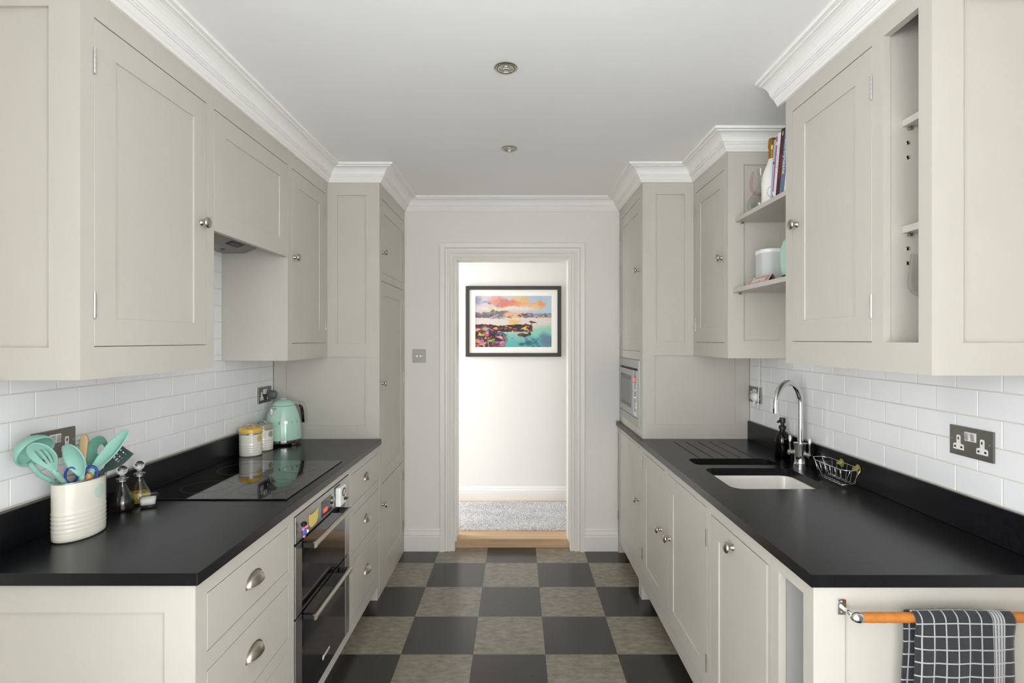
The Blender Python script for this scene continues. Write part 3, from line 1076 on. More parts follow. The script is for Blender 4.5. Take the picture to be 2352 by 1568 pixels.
# ------------------------------------------------------------------ right base units, worktop, sink (slightly out of parallel)
SKEW = True
XRW = XR - 0.004
u = thing('base_cabinet', (1.01, 3.30, 0), 'greige base cupboard below the microwave, furthest along the sink side', 'cabinet')
face_frame(u, -1, BR, (2.985, 3.630, 0.085, 0.8625), [(3.0, 3.600, 0.148, 0.838)])
carcass(u, -1, BR, XRW, 2.986, 3.630, 0.087, 0.8615)
door(u, -1, BR, (3.0, 3.600, 0.148, 0.838), (3.073, 3.495, 0.230, 0.755), (3.030, 0.536), [(3.600, 0.78), (3.600, 0.26)])
plinth(u, -1, 0.80, 3.02, 3.60)
for a, b in ((2.985, 3.02), (3.60, 3.630)):
    MB().box(BR, BR + 0.05, a, b, 0.001, 0.085).build('leg', 'cabinet_paint', u)

u = thing('sink_cabinet', (1.01, 2.45, 0), 'greige base cupboard with a pair of doors below the sink', 'cabinet')
face_frame(u, -1, BR, (1.938, 2.984, 0.085, 0.8625), [(2.503, 2.930, 0.147, 0.830), (1.957, 2.455, 0.147, 0.830)])
m = MB()
f = BR + 0.0205
m.box(f, XRW, 1.939, 1.957, 0.087, 0.86).box(f, XRW, 2.966, 2.984, 0.087, 0.86).box(f, XRW, 1.957, 2.966, 0.087, 0.105).box(XRW - 0.008, XRW, 1.957, 2.966, 0.105, 0.86)
m.build('carcass', 'cabinet_paint', u)
door(u, -1, BR, (2.503, 2.930, 0.147, 0.830), (2.600, 2.857, 0.226, 0.756), (2.564, 0.531), [(2.930, 0.78), (2.930, 0.27)])
door(u, -1, BR, (1.957, 2.455, 0.147, 0.830), (2.036, 2.375, 0.230, 0.757), (2.422, 0.539), [(1.957, 0.718), (1.957, 0.256)])
plinth(u, -1, 0.80, 1.94, 2.95)
MB().box(BR, BR + 0.05, 2.950, 2.984, 0.001, 0.085).build('leg', 'cabinet_paint', u)

u = thing('appliance_door', (1.01, 1.70, 0), 'greige integrated appliance front with one knob near its top, beside the open niche', 'cabinet')
face_frame(u, -1, BR, (1.464, 1.937, 0.075, 0.8625), [(1.478, 1.923, 0.08, 0.845)])
m = MB().box(BR + 0.030, XRW, 1.466, 1.936, 0.077, 0.86).build('carcass', 'cabinet_paint', u)
MB().box(BR + 0.0005, BR + 0.02, 1.479, 1.9225, 0.819, 0.845).build('fascia', 'cabinet_paint', u)
door(u, -1, BR, (1.494, 1.9225, 0.10, 0.818), (1.572, 1.847, 0.20, 0.745), (1.723, 0.773))
plinth(u, -1, 0.80, 1.466, 1.936)

u = thing('end_unit', (1.01, 1.36, 0), 'narrow greige base unit with an open slot, carrying the towel rail', 'cabinet')
face_frame(u, -1, BR, (1.2625, 1.463, 0.075, 0.8625), [(1.3062, 1.4283, 0.12, 0.825)])
m = MB()
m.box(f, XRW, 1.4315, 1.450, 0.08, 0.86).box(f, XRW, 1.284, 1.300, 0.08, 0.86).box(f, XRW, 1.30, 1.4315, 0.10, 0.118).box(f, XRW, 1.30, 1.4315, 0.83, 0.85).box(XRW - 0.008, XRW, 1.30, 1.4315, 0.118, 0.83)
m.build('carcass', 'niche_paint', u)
end_panel(u, 1.2625, BR + 0.02, XRW, 0.002, 0.8625, [(0.783, 1.235, 0.14, 0.797)])
MB().box(BR, BR + 0.035, 1.2625, 1.2975, 0.001, 0.075).build('leg', 'cabinet_paint', u)
plinth(u, -1, 0.80, 1.30, 1.463)


def rounded_rect(x0, x1, y0, y1, r, n=6):
    pts = []
    for (cx, cy, a0) in ((x1 - r, y1 - r, 0), (x0 + r, y1 - r, 90), (x0 + r, y0 + r, 180), (x1 - r, y0 + r, 270)):
        for i in range(n + 1):
            a = math.radians(a0 + 90 * i / n)
            pts.append((cx + r * math.cos(a), cy + r * math.sin(a)))
    return pts


BOWL1 = rounded_rect(0.815, 1.187, 1.975, 2.297, 0.045)
BOWL2 = rounded_rect(0.806, 1.180, 2.353, 2.482, 0.035)


def slab_with_holes(outer, loops, z0, z1):
    """worktop slab with rounded cut-outs, triangulated with a beauty fill"""
    import bmesh
    bm = bmesh.new()
    edges = []
    for lp in [outer] + loops:
        vv = [bm.verts.new((p[0], p[1], z1)) for p in lp]
        edges += [bm.edges.new((vv[i], vv[(i + 1) % len(vv)])) for i in range(len(vv))]
    r = bmesh.ops.triangle_fill(bm, use_beauty=True, edges=edges)
    fc = [g for g in r['geom'] if isinstance(g, bmesh.types.BMFace)]
    # drop any face lying inside a cut-out
    def inside(p, lp):
        c = False
        for i in range(len(lp)):
            a, b = lp[i], lp[i - 1]
            if (a[1] > p.y) != (b[1] > p.y) and p.x < (b[0] - a[0]) * (p.y - a[1]) / (b[1] - a[1]) + a[0]:
                c = not c
        return c
    bad = [q for q in fc if any(inside(q.calc_center_median(), lp) for lp in loops)]
    if bad:
        bmesh.ops.delete(bm, geom=bad, context='FACES')
    e = bmesh.ops.extrude_face_region(bm, geom=list(bm.faces))
    for v in e['geom']:
        if isinstance(v, bmesh.types.BMVert):
            v.co.z = z0
    mb_ = MB()
    bm.verts.index_update()
    mb_.add([v.co.copy() for v in bm.verts], [tuple(v.index for v in q.verts) for q in bm.faces])
    bm.free()
    return mb_


u = thing('worktop', (1.0, 2.4, 0.863), 'black stone worktop with upstand, drainer grooves and cut-outs over the sink', 'worktop')
GR = [0.868, 0.933, 1.000, 1.062, 1.126]
grooves = [rounded_rect(g - 0.0022, g + 0.0022, 2.49, 2.89, 0.0020, 3) for g in GR]
outer = [(0.6985, 1.2533), (XRW, 1.2533), (XRW, 3.638), (0.6985, 3.638)]
slab_with_holes(outer, [BOWL1, BOWL2] + grooves, 0.889, WT).build('slab', 'stone', u)
slab_with_holes(outer, [BOWL1, BOWL2], 0.863, 0.889).build('slab_underside', 'stone', u)
MB().box(1.305, XRW, 1.2533, 2.967, WT + 0.0003, 0.996).build('upstand', 'stone', u, bevel=0.0015)

u = thing('sink', (1.0, 2.23, 0.70), 'white ceramic undermounted sink with one large and one small bowl', 'sink')


def bowl(loop, depth, name):
    cx = sum(p[0] for p in loop) / len(loop)
    cy = sum(p[1] for p in loop) / len(loop)
    lv = [(0.0, 1.0, 0.8625), (0.0, 1.06, 0.8625), ]
    n = len(loop)
    vs, fs = [], []
    rings = [(1.10, 0.8585), (0.985, 0.8585), (0.975, 0.852), (0.965, 0.862 - depth + 0.02), (0.90, 0.862 - depth), (0.05, 0.862 - depth - 0.003)]
    for s, z in rings:
        for (x, y) in loop:
            vs.append((cx + (x - cx) * s, cy + (y - cy) * s, z))
    for i in range(len(rings) - 1):
        for j in range(n):
            j2 = (j + 1) % n
            fs.append((i * n + j, i * n + j2, (i + 1) * n + j2, (i + 1) * n + j))
    fs.append(tuple((len(rings) - 1) * n + j for j in range(n)))
    o = MB().add(vs, fs).build(name, 'ceramic', u, smooth=True, auto=50, solid=0.006)
    M = Matrix.Translation((cx, cy, 0.862 - depth))
    MB().lathe([(0, 0.001), (0.02, 0.002), (0.036, 0.0035), (0.04, 0.001)], M, n=24, cap=False).build('waste', 'chrome', o, smooth=True)


bowl(BOWL1, 0.17, 'large_bowl')
bowl(BOWL2, 0.13, 'small_bowl')

# tap
TX, TY = 1.262, 2.340
dv = Vector((-0.85, -0.53, 0)).normalized()
pv = Vector((0.53, -0.85, 0)).normalized()
u = thing('mixer_tap', (TX, TY, WT), 'tall chrome swan-neck mixer tap with two lever handles behind the sink', 'tap')
Mt = Matrix.Translation((TX, TY, WT))
MB().lathe([(0, 0.0005), (0.030, 0.0005), (0.030, 0.010), (0.0265, 0.0125), (0.0255, 0.016), (0.025, 0.05), (0.0272, 0.088), (0.0285, 0.095), (0.0285, 0.101), (0.014, 0.102), (0, 0.102)], Mt, n=32, cap=False).build('base', 'chrome', u, smooth=True, auto=35)
pts = [Vector((TX, TY, z)) for z in (0.99, 1.05, 1.11, 1.165)]
rr = 0.0945
cxx = Vector((TX, TY, 1.17)) + dv * rr
for i in range(1, 21):
    a = math.pi * i / 20
    pts.append(cxx - dv * rr * math.cos(a) + Vector((0, 0, rr * math.sin(a))))
pts.append(cxx + dv * rr + Vector((0, 0, -0.022)))
MB().tube(pts, 0.0125, n=20).build('spout', 'chrome', u, smooth=True, auto=50)
e = cxx + dv * rr
MB().lathe([(0.009, -0.006), (0.0132, -0.006), (0.0132, 0.014), (0.0125, 0.014)], Matrix.Translation((e.x, e.y, 1.146)), n=20, cap=False).build('aerator', 'chrome', u, smooth=True, auto=35)
for sg, up_ in ((1, 0.945), (-1, 0.945)):
    c0 = Vector((TX, TY, up_))
    ax = pv * sg
    ln = 0.050 if sg > 0 else 0.056
    yy = Vector((0, 0, 1))
    Mv = basis(yy.cross(ax), yy, ax, c0)
    h = MB().lathe([(0.016, 0.018), (0.0165, 0.026), (0.0125, 0.030), (0.0125, ln - 0.012), (0.0145, ln - 0.010), (0.0145, ln - 0.004), (0.010, ln), (0, ln)], Mv, n=20, cap=False).build('valve', 'chrome', u, smooth=True, auto=35)
    b = c0 + ax * (ln - 0.009)
    MB().tube([b + Vector((0, 0, 0.006)), b + Vector((0, 0, 0.02)), b + Vector((0, 0, 0.045)), b + Vector((0, 0, 0.072)), b + Vector((0, 0, 0.077))], [0.0045, 0.0042, 0.0062, 0.0068, 0.004], n=14).build('lever', 'chrome', h, smooth=True, auto=50)

# soap bottle
SX, SY = 1.262, 2.497
u = thing('soap_bottle', (SX, SY, WT), 'amber glass pump bottle standing behind the mixer tap', 'bottle')
Ms = Matrix.Translation((SX, SY, WT))
MB().lathe([(0, 0.001), (0.032, 0.001), (0.0345, 0.005), (0.0345, 0.088), (0.032, 0.103), (0.022, 0.118), (0.0125, 0.127), (0.0115, 0.142), (0, 0.142)], Ms, n=28, cap=False).build('bottle', 'amber_glass', u, smooth=True, auto=60)
MB().lathe([(0.0165, 0.136), (0.0165, 0.150), (0.014, 0.152), (0.0085, 0.153), (0.0085, 0.163), (0.0125, 0.165), (0.0135, 0.184), (0.012, 0.189), (0, 0.190)], Ms, n=20, cap=False).build('pump', 'black_plastic', u, smooth=True, auto=40)
MB().tube([(SX, SY, WT + 0.176), (SX - 0.02, SY - 0.012, WT + 0.177), (SX - 0.032, SY - 0.019, WT + 0.171)], 0.005, n=10).build('nozzle', 'black_plastic', u, smooth=True)

# wire basket held by suckers on the upstand
u = thing('wire_basket', (1.25, 2.07, 0.905), 'small chrome wire basket stuck to the upstand beside the tap', 'basket')
rim = [(1.290, 2.165, .967), (1.290, 1.985, .967), (1.268, 1.955, .967), (1.232, 1.945, .967), (1.207, 1.965, .967), (1.207, 2.135, .967), (1.232, 2.185, .967), (1.268, 2.19, .967)]
MB().tube(rim, 0.0019, n=8, closed=True).build('rim', 'chrome', u, smooth=True)
bt = [(1.283, 2.150, .905), (1.283, 1.995, .905), (1.225, 1.985, .905), (1.225, 2.130, .905)]
MB().tube(bt, 0.0016, n=8, closed=True).build('bottom_ring', 'chrome', u, smooth=True)
for i in range(6):
    t = i / 5
    y1, y2 = 1.967 + t * 0.166, 1.988 + t * 0.140
    MB().tube([(1.207, y1, .967), (1.224, y2, .905), (1.283, y2 + 0.012, .905), (1.290, y1 + 0.022, .967)], 0.0012, n=6).build('wire', 'chrome', u, smooth=True)
for x, x2 in ((1.232, 1.24), (1.268, 1.27)):
    MB().tube([(x, 1.947, .967), (x2, 1.99, .905), (x2, 2.14, .905), (x, 2.186, .967)], 0.0012, n=6).build('wire', 'chrome', u, smooth=True)
for y in (2.115, 2.015):
    M = basis(Vector((0, 1, 0)), Vector((0, 0, 1)), Vector((1, 0, 0)), (1.2905, y, 0.958))
    MB().lathe([(0, -0.004), (0.005, -0.004), (0.006, 0.003), (0.012, 0.009), (0.017, 0.0135), (0, 0.0135)], M, n=18, cap=False).build('suction_cup', 'oil_gold_sucker', u, smooth=True, auto=50)

# towel rail and tea towel on the end unit
u = thing('towel_rail', (1.03, 1.215, 0.79), 'tan leather-wrapped towel rail on chrome brackets', 'towel rail')
RY, RZ = 1.2150, 0.8125
SEGS = 14
ptsr, rad = [], []
for i in range(SEGS * 8 + 1):
    t = i / (SEGS * 8)
    ptsr.append((0.792 + t * (1.262 - 0.792), RY, RZ))
    rad.append(0.0112 + 0.0007 * ((t * SEGS * 1.3) % 1.0))
MB().tube(ptsr, rad, n=20).build('leather_grip', 'leather_tan', u, smooth=True, auto=60)
for x in (0.775, 1.279):
    br = MB()
    M = basis(Vector((1, 0, 0)), Vector((0, 0, 1)), Vector((0, -1, 0)), (x - 0.001, 1.2623, 0.8142))
    br.prism(rounded_rect(-0.0103, 0.0103, -0.0185, 0.0185, 0.004, 4), 0.003, M)
    b = br.build('bracket_plate', 'chrome', u, bevel=0.0006)
    MB().tube([(x, 1.2595, 0.8150), (x, 1.24, 0.8148), (x, 1.22, RZ + 0.001)], [0.0075, 0.0048, 0.0055], n=14).build('bracket_arm', 'chrome', b, smooth=True)
    for dz in (-0.0125, 0.0125):
        MB().lathe([(0, 0.003), (0.0032, 0.003), (0.0028, 0.0044), (0, 0.0047)], M @ Matrix.Translation((0, dz, 0)), n=12, cap=False).build('screw', 'nickel', b, smooth=True)
    sg = 1 if x < 1 else -1
    prof = [(0.0128 * math.sin(math.pi * i / 14), -0.0128 * math.cos(math.pi * i / 14)) for i in range(15)]
    Mx = basis(Vector((0, 1, 0)), Vector((0, 0, 1)), Vector((1, 0, 0)), (x + sg * 0.008, RY, RZ)) @ Matrix.Diagonal((1, 1, 1.35, 1))
    MB().lathe(prof, Mx, n=20, cap=False).build('end_cap', 'chrome', b, smooth=True)

# tea towel draped over the rail
def towel():
    nx, Wd = 46, 0.225
    prof = []     # (y, z, length, front amount)
    L = 0.0
    zb, zf = 0.36, 0.34
    off = 0.0165
    path = []
    for i in range(26):
        path.append((RY + off, zb + (RZ - zb) * i / 25))
    for i in range(1, 12):
        a = math.pi * i / 12
        path.append((RY + off * math.cos(a), RZ + off * math.sin(a)))
    for i in range(40):
        path.append((RY - off, RZ - (RZ - zf) * i / 39))
    vs, uv, fs = [], [], []
    ls = [0]
    for i in range(1, len(path)):
        ls.append(ls[-1] + math.dist(path[i], path[i - 1]))
    for i, (y, z) in enumerate(path):
        d = max(0.0, RZ - z)
        sgn = -1 if i > 30 else 1
        for j in range(nx + 1):
            t = j / nx
            ripple = 0.007 * min(1, d / 0.12) * math.sin(t * 9.0 + 1.0 + d * 3) * (1 if sgn < 0 else 0.5)
            edge = 0.010 * min(1, d / 0.05) * (math.exp(-t * 14) + 0.7 * math.exp(-(1 - t) * 16)) * (1 if sgn < 0 else 0)
            x = 0.905 + Wd * t + 0.006 * math.sin(d * 10 + 2) * (1 - t) * min(1, d / .1) + (0.006 if sgn > 0 else 0) * (-1)
            vs.append((x, y + sgn * abs(ripple) * 0.6 + (edge if sgn < 0 else 0), z - 0.004 * abs(t - .4) * (1 if d < 0.02 else 0)))
            uv.append((t * Wd, ls[i]))
    for i in range(len(path) - 1):
        for j in range(nx):
            a = i * (nx + 1) + j
            fs.append((a, a + 1, a + nx + 2, a + nx + 1))
    mb_ = MB()
    mb_.add(vs, fs)
    o = mb_.build('tea_towel', 'check_towel', None, smooth=True, solid=0.0035)
    me = o.data
    l = me.uv_layers.new(name='UVMap')
    for lp in me.loops:
        l.data[lp.index].uv = uv[lp.vertex_index]
    return o


tag(towel(), 'charcoal and white checked tea towel hanging over the leather rail', 'tea towel')
SKEW = False


# ------------------------------------------------------------------ sockets, switch, plugs
def socket(name, sgn, x, yc, zc, label, skewed=False):
    global SKEW
    SKEW = skewed
    u = thing(name, (x, yc, zc - 0.043), label, 'socket')
    M = face_M(sgn, x, yc, zc)
    p = MB().box(-0.0725, 0.0725, -0.043, 0.043, 0.0002, 0.007, M).build('plate', 'steel_plate', u, bevel=0.0012)
    for s in (-1, 1):
        sw = MB().box(s * 0.010 - 0.0095, s * 0.010 + 0.0095, 0.004, 0.030, 0.006, 0.0085, M).build('switch_surround', 'white_plastic', u, bevel=0.001)
        Mr = M @ Matrix.Translation((s * 0.010, 0.017, 0.0085)) @ Matrix.Rotation(0.12, 4, 'X')
        MB().box(-0.0065, 0.0065, -0.010, 0.010, 0, 0.003, Mr).build('rocker', 'white_rocker', sw, bevel=0.0008)
        cx = s * 0.0395
        poly = [(-0.018, -0.026), (0.018, -0.026), (0.018, -0.012), (0.015, -0.009), (0.0065, -0.008), (0.0065, 0.014), (0.004, 0.017), (-0.004, 0.017), (-0.0065, 0.014), (-0.0065, -0.008), (-0.015, -0.009), (-0.018, -0.012)]
        k_ = MB().prism(poly, 0.0018, M @ Matrix.Translation((cx, 0.0, 0.0068))).build('outlet', 'white_plastic', u)
        mb_ = MB()
        for (a, b, w, h) in ((0, 0.007, 0.002, 0.004), (-0.011, -0.018, 0.0033, 0.0028), (0.011, -0.018, 0.0033, 0.0028)):
            mb_.box(cx + a - w, cx + a + w, b - h, b + h, 0.0086, 0.0089, M)
        mb_.build('pin_slots', 'black_plastic', k_)
        MB().lathe([(0, 0.0068), (0.0035, 0.0068), (0.003, 0.0080), (0, 0.0082)], M @ Matrix.Translation((s * 0.063, 0.004, 0)), n=12, cap=False).build('screw', 'nickel', u)
    SKEW = False
    return u


socket('double_socket', 1, XL, 1.562, 1.141, 'brushed steel double socket on the tiles behind the utensil pot')
socket('double_socket', 1, XL, 2.866, 1.153, 'dark steel double socket on the tiles above the kettle')
socket('double_socket', -1, XR, 1.527, 1.152, 'brushed steel double socket on the tiles above the sink worktop, nearest the camera', True)
socket('double_socket', -1, XR, 2.893, 1.150, 'dark steel double socket in the far corner behind the soap bottle', True)

M = face_M(1, XL + 0.0086, 2.905, 1.148)
tag(MB().lathe([(0, 0), (0.019, 0), (0.022, 0.012), (0.021, 0.034), (0.017, 0.040), (0, 0.041)], M, n=20, cap=False, sy=1.15).build('plug', 'plug_grey', None, smooth=True, auto=45),
    'dark grey plug in the socket above the kettle', 'plug')

SKEW = True
u = thing('white_plug', (XR - 0.03, 2.857, 1.10), 'white plug with its cable looping up under the far wall cupboard', 'plug')
M = face_M(-1, XR - 0.0088, 2.857, 1.140)
MB().lathe([(0, 0), (0.021, 0), (0.024, 0.006), (0.022, 0.020), (0.013, 0.030), (0, 0.031)], M, n=20, cap=False, sy=1.1).build('plug_body', 'white_plastic', u, smooth=True, auto=45)
MB().tube([(XR - 0.026, 2.857, 1.125), (XR - 0.026, 2.856, 1.105), (XR - 0.026, 2.853, 1.092)], [0.0065, 0.005, 0.0035], n=10).build('cord_grip', 'white_plastic', u, smooth=True)
MB().tube([(XR - 0.026, 2.853, 1.095), (XR - 0.026, 2.848, 1.080), (XR - 0.026, 2.832, 1.073), (XR - 0.026, 2.818, 1.085), (XR - 0.024, 2.812, 1.12), (XR - 0.020, 2.813, 1.20), (XR - 0.016, 2.820, 1.30), (XR - 0.012, 2.822, 1.362)], 0.0025, n=8).build('cable', 'white_plastic', u, smooth=True)
SKEW = False

u = thing('dimmer_switch', (-0.673, YB, 1.294), 'square brushed steel dimmer switch with two round knobs on the wall left of the doorway', 'switch')
M = basis(Vector((1, 0, 0)), Vector((0, 0, 1)), Vector((0, -1, 0)), (-0.673, YB, 1.3385))
MB().box(-0.0445, 0.0445, -0.0445, 0.0445, 0.0002, 0.006, M).build('plate', 'steel_plate', u, bevel=0.001)
for s in (-1, 1):
    MB().lathe([(0, 0.006), (0.0105, 0.006), (0.010, 0.017), (0.0085, 0.019), (0, 0.0193)], M @ Matrix.Translation((s * 0.0125, 0, 0)), n=20, cap=False).build('dimmer_knob', 'white_rocker', u, smooth=True, auto=40)
    MB().lathe([(0, 0.006), (0.0035, 0.006), (0.003, 0.0072), (0, 0.0074)], M @ Matrix.Translation((s * 0.033, 0, 0)), n=10, cap=False).build('screw', 'nickel', u)

# ------------------------------------------------------------------ ceiling downlights
for (x, y, lab) in ((-0.039, 1.884, 'round satin steel ceiling downlight nearest the camera'), (-0.0375, 2.682, 'round satin steel ceiling downlight nearest the doorway')):
    u = thing('downlight', (x, y, CEIL - 0.006), lab, 'downlight')
    M = Matrix.Translation((x, y, CEIL)) @ Matrix.Rotation(math.pi, 4, 'X')
    MB().lathe([(0.041, 0.0002), (0.041, 0.003), (0.037, 0.0055), (0.033, 0.0050), (0.0315, 0.0035), (0.031, 0.0005)], M, n=40, cap=False).build('outer_ring', 'nickel', u, smooth=True, auto=50)
    MB().lathe([(0.0305, 0.0005), (0.0305, 0.0045), (0.0275, 0.0055), (0.0245, 0.0050), (0.0235, 0.0012)], M, n=40, cap=False).build('tilt_ring', 'nickel', u, smooth=True, auto=50)
    MB().lathe([(0, 0.0006), (0.0238, 0.0006)], M, n=32, cap=False).build('reflector', 'lamp_glass', u)
    MB().lathe([(0.014, 0.0008), (0.013, 0.004), (0.009, 0.0046), (0.008, 0.003), (0.004, 0.003), (0, 0.0035)], M, n=24, cap=False).build('lamp', 'chrome', u, smooth=True)

# ------------------------------------------------------------------ kettle
KX, KY = -1.250, 2.832
KZ = WT
u = thing('kettle', (KX, KY, KZ), 'mint green retro electric kettle with chrome handle and base', 'kettle')
Mk = Matrix.Translation((KX, KY, KZ))
sp = Vector((-0.461, -0.887, 0))
MB().lathe([(0, 0.010), (0.082, 0.010), (0.091, 0.014), (0.0925, 0.022), (0.0925, 0.030), (0.091, 0.031), (0, 0.031)], Mk, n=40, cap=False).build('chrome_base', 'chrome', u, smooth=True, auto=35)
for i in range(4):
    a = math.pi / 4 + i * HP + 0.25
    dx, dy = math.cos(a), math.sin(a)
    MB().box(-0.012, 0.012, -0.008, 0.010, 0.0, 0.016, Mk @ Matrix.Translation((dx * 0.079, dy * 0.079, 0.0005)) @ Matrix.Rotation(a - HP, 4, 'Z')).build('foot', 'chrome', u, bevel=0.003)
BP = [(0.0915, 0.031), (0.0915, 0.05), (0.0895, 0.09), (0.085, 0.125), (0.078, 0.158), (0.068, 0.186), (0.0600, 0.204), (0.0585, 0.2065)]
MB().lathe(BP, Mk, n=48, cap=False).build('body', 'mint_enamel', u, smooth=True, auto=60)
MB().lathe([(0.0575, 0.205), (0.0570, 0.2085), (0, 0.2085)], Mk, n=40, cap=False).build('lid_gap', 'black_plastic', u)
lid = MB().lathe([(0.0575, 0.2082), (0.0560, 0.211), (0.049, 0.222), (0.036, 0.2325), (0.022, 0.2375), (0.0, 0.2385)], Mk, n=40, cap=False).build('lid', 'mint_enamel', u, smooth=True, auto=60)
MB().lathe([(0.012, 0.237), (0.0125, 0.240), (0.017, 0.2425), (0.016, 0.245), (0, 0.246)], Mk, n=24, cap=False).build('lid_knob', 'mint_enamel', lid, smooth=True, auto=50)
# spout: chrome V
side = Vector((-sp.y, sp.x, 0))
top = Vector((KX, KY, KZ)) + sp * 0.060 + Vector((0, 0, 0.196))
vs = [top + side * 0.027 - sp * 0.004, top - side * 0.027 - sp * 0.004, top + sp * 0.020 + Vector((0, 0, 0.003)),
      Vector((KX, KY, KZ)) + sp * 0.0805 + Vector((0, 0, 0.138))]
MB().add(vs, [(0, 2, 3), (1, 3, 2), (0, 3, 1), (0, 1, 2)]).build('spout', 'chrome', u, bevel=0.003)
# handle
hd = -sp
hp = [(0.050, 0.201), (0.075, 0.208), (0.100, 0.206), (0.118, 0.196), (0.129, 0.176), (0.135, 0.145), (0.138, 0.100)]
hpts = [Vector((KX, KY, KZ)) + hd * r + Vector((0, 0, z)) for r, z in hp]
hw = MB()
cs = []
for i, p in enumerate(hpts):
    a = hpts[max(0, i - 1)]
    b = hpts[min(len(hpts) - 1, i + 1)]
    t = (b - a).normalized()
    n_ = t.cross(side).normalized()
    for (q, w) in ((-0.0115, -0.008), (0.0115, -0.008), (0.0145, 0.0), (0.0115, 0.008), (-0.0115, 0.008), (-0.0145, 0.0)):
        cs.append(p + side * q + n_ * w)
fs = [(i * 6 + j, i * 6 + (j + 1) % 6, (i + 1) * 6 + (j + 1) % 6, (i + 1) * 6 + j) for i in range(len(hp) - 1) for j in range(6)] + [tuple(range(6)), tuple((len(hp) - 1) * 6 + j for j in range(6))]
hn = hw.add(cs, fs).build('handle', 'chrome', u, smooth=True, auto=50)
ins = [Vector((KX, KY, KZ)) + hd * (r - 0.0095) + Vector((0, 0, z - 0.001)) for r, z in hp[3:]]
MB().tube(ins, 0.006, n=8).build('grip_insert', 'black_plastic', hn, smooth=True)
ld = Vector((0.6, -0.8, 0))
for i, ch in enumerate('SMEG'):
    ang = math.atan2(ld.y, ld.x) + 0.10 + (i - 1.5) * 0.37
    n_ = Vector((math.cos(ang), math.sin(ang), 0))
    r = 0.0856
    pos = Vector((KX, KY, KZ)) + n_ * r + Vector((0, 0, 0.124))
    zz = (n_ + Vector((0, 0, 0.12))).normalized()
    xx = Vector((0, 0, 1)).cross(zz).normalized()
    yy = zz.cross(xx)
    text('letter', ch, 0.018, basis(xx, yy, zz, pos), u, 'chrome', 0.002)

# ------------------------------------------------------------------ canisters
def canister(loc, label, lid_m, dot_m):
    u = thing('canister', loc, label, 'canister', None)
    M = Matrix.Translation(loc)
    pr = [(0, 0.0005), (0.047, 0.0005), (0.050, 0.003), (0.0505, 0.010)]
    for i in range(4):
        z = 0.018 + i * 0.0105
        pr += [(0.0502, z), (0.0515, z + 0.0035), (0.0502, z + 0.007)]
    pr += [(0.0505, 0.066), (0.0505, 0.104)]
    MB().lathe(pr, M, n=36, cap=False).build('body', 'cream_enamel', u, smooth=True, auto=60)
    MB().lathe([(0.0505, 0.1035), (0.0525, 0.1045), (0.0525, 0.1085), (0.051, 0.1095)], M, n=36, cap=False).build('seal_ring', 'chrome', u, smooth=True)
    ld = MB().lathe([(0.0515, 0.1095), (0.052, 0.112), (0.051, 0.128), (0.047, 0.1315), (0.036, 0.1325), (0, 0.1325)], M, n=36, cap=False).build('lid', lid_m, u, smooth=True, auto=50)
    hp_ = [Vector(loc) + Vector((q * 0.024, 0, 0.132 + 0.015 * (1 - q * q))) for q in (-1.25, -1, -0.75, -0.4, 0, 0.4, 0.75, 1, 1.25)]
    m_ = MB()
    vs_ = []
    for p in hp_:
        vs_ += [p + Vector((0, -0.008, 0)), p + Vector((0, 0.008, 0)), p + Vector((0, 0.008, 0.0025)), p + Vector((0, -0.008, 0.0025))]
    fs_ = [(i * 4 + j, i * 4 + (j + 1) % 4, (i + 1) * 4 + (j + 1) % 4, (i + 1) * 4 + j) for i in range(8) for j in range(4)] + [(0, 1, 2, 3), (32, 33, 34, 35)]
    m_.add(vs_, fs_).build('lid_handle', lid_m, ld, bevel=0.0006)
    # printed spot wrapped on the body
    a0 = math.atan2(-0.25, 0.97)
    spot(u, M, 0.0509, 0.0509, a0, 0.083, 0.0155, dot_m)
    return u


def spot(parent, M, rx, ry, a0, zc, rad, material):
    """round print wrapped on a turned body"""
    vs, fs = [], []
    nR, nA = 4, 28
    rm = math.hypot(rx * math.sin(a0), ry * math.cos(a0))
    for i in range(nR + 1):
        for j in range(nA):
            t = 2 * math.pi * j / nA
            q = rad * i / nR
            a = a0 + q * math.cos(t) / rm
            vs.append((rx * math.cos(a), ry * math.sin(a), zc + q * math.sin(t)))
    for i in range(nR):
        for j in range(nA):
            j2 = (j + 1) % nA
            fs.append((i * nA + j, i * nA + j2, (i + 1) * nA + j2, (i + 1) * nA + j))
    return MB().add(vs, fs, M).build('printed_spot', material, parent, smooth=True)


canister((-1.288, 2.560, WT), 'cream ribbed canister with yellow lid and yellow spot', 'yellow_enamel', 'yellow_print')
canister((-1.290, 2.682, WT), 'cream ribbed canister with grey lid beside the kettle', 'grey_enamel', 'grey_print')

# ------------------------------------------------------------------ utensil pot and utensils
PX_, PY_ = -1.250, 1.512
PA, PB = 0.075, 0.050    # half lengths along y and x
u = thing('utensil_pot', (PX_, PY_, WT), 'oval cream enamel utensil pot with ribs and a pale mint spot', 'pot')
Mp = Matrix.Translation((PX_, PY_, WT))
pr = [(0.0, 0.0008), (0.92, 0.0008), (0.985, 0.004), (1.0, 0.010), (1.0, 0.024)]
for i in range(5):
    z = 0.026 + i * 0.0118
    pr += [(0.995, z), (1.018, z + 0.0045), (0.995, z + 0.009)]
pr += [(1.0, 0.090), (1.0, 0.160), (1.0, 0.163)]
MB().lathe(pr + [(0.965, 0.163), (0.960, 0.15), (0.955, 0.012), (0, 0.012)], Mp, n=64, sx=PB, sy=PA, cap=False).build('body', 'cream_enamel', u, smooth=True, auto=60)
ring = [(PX_ + PB * 1.01 * math.cos(t * math.pi / 32), PY_ + PA * 1.01 * math.sin(t * math.pi / 32), WT + 0.1635) for t in range(64)]
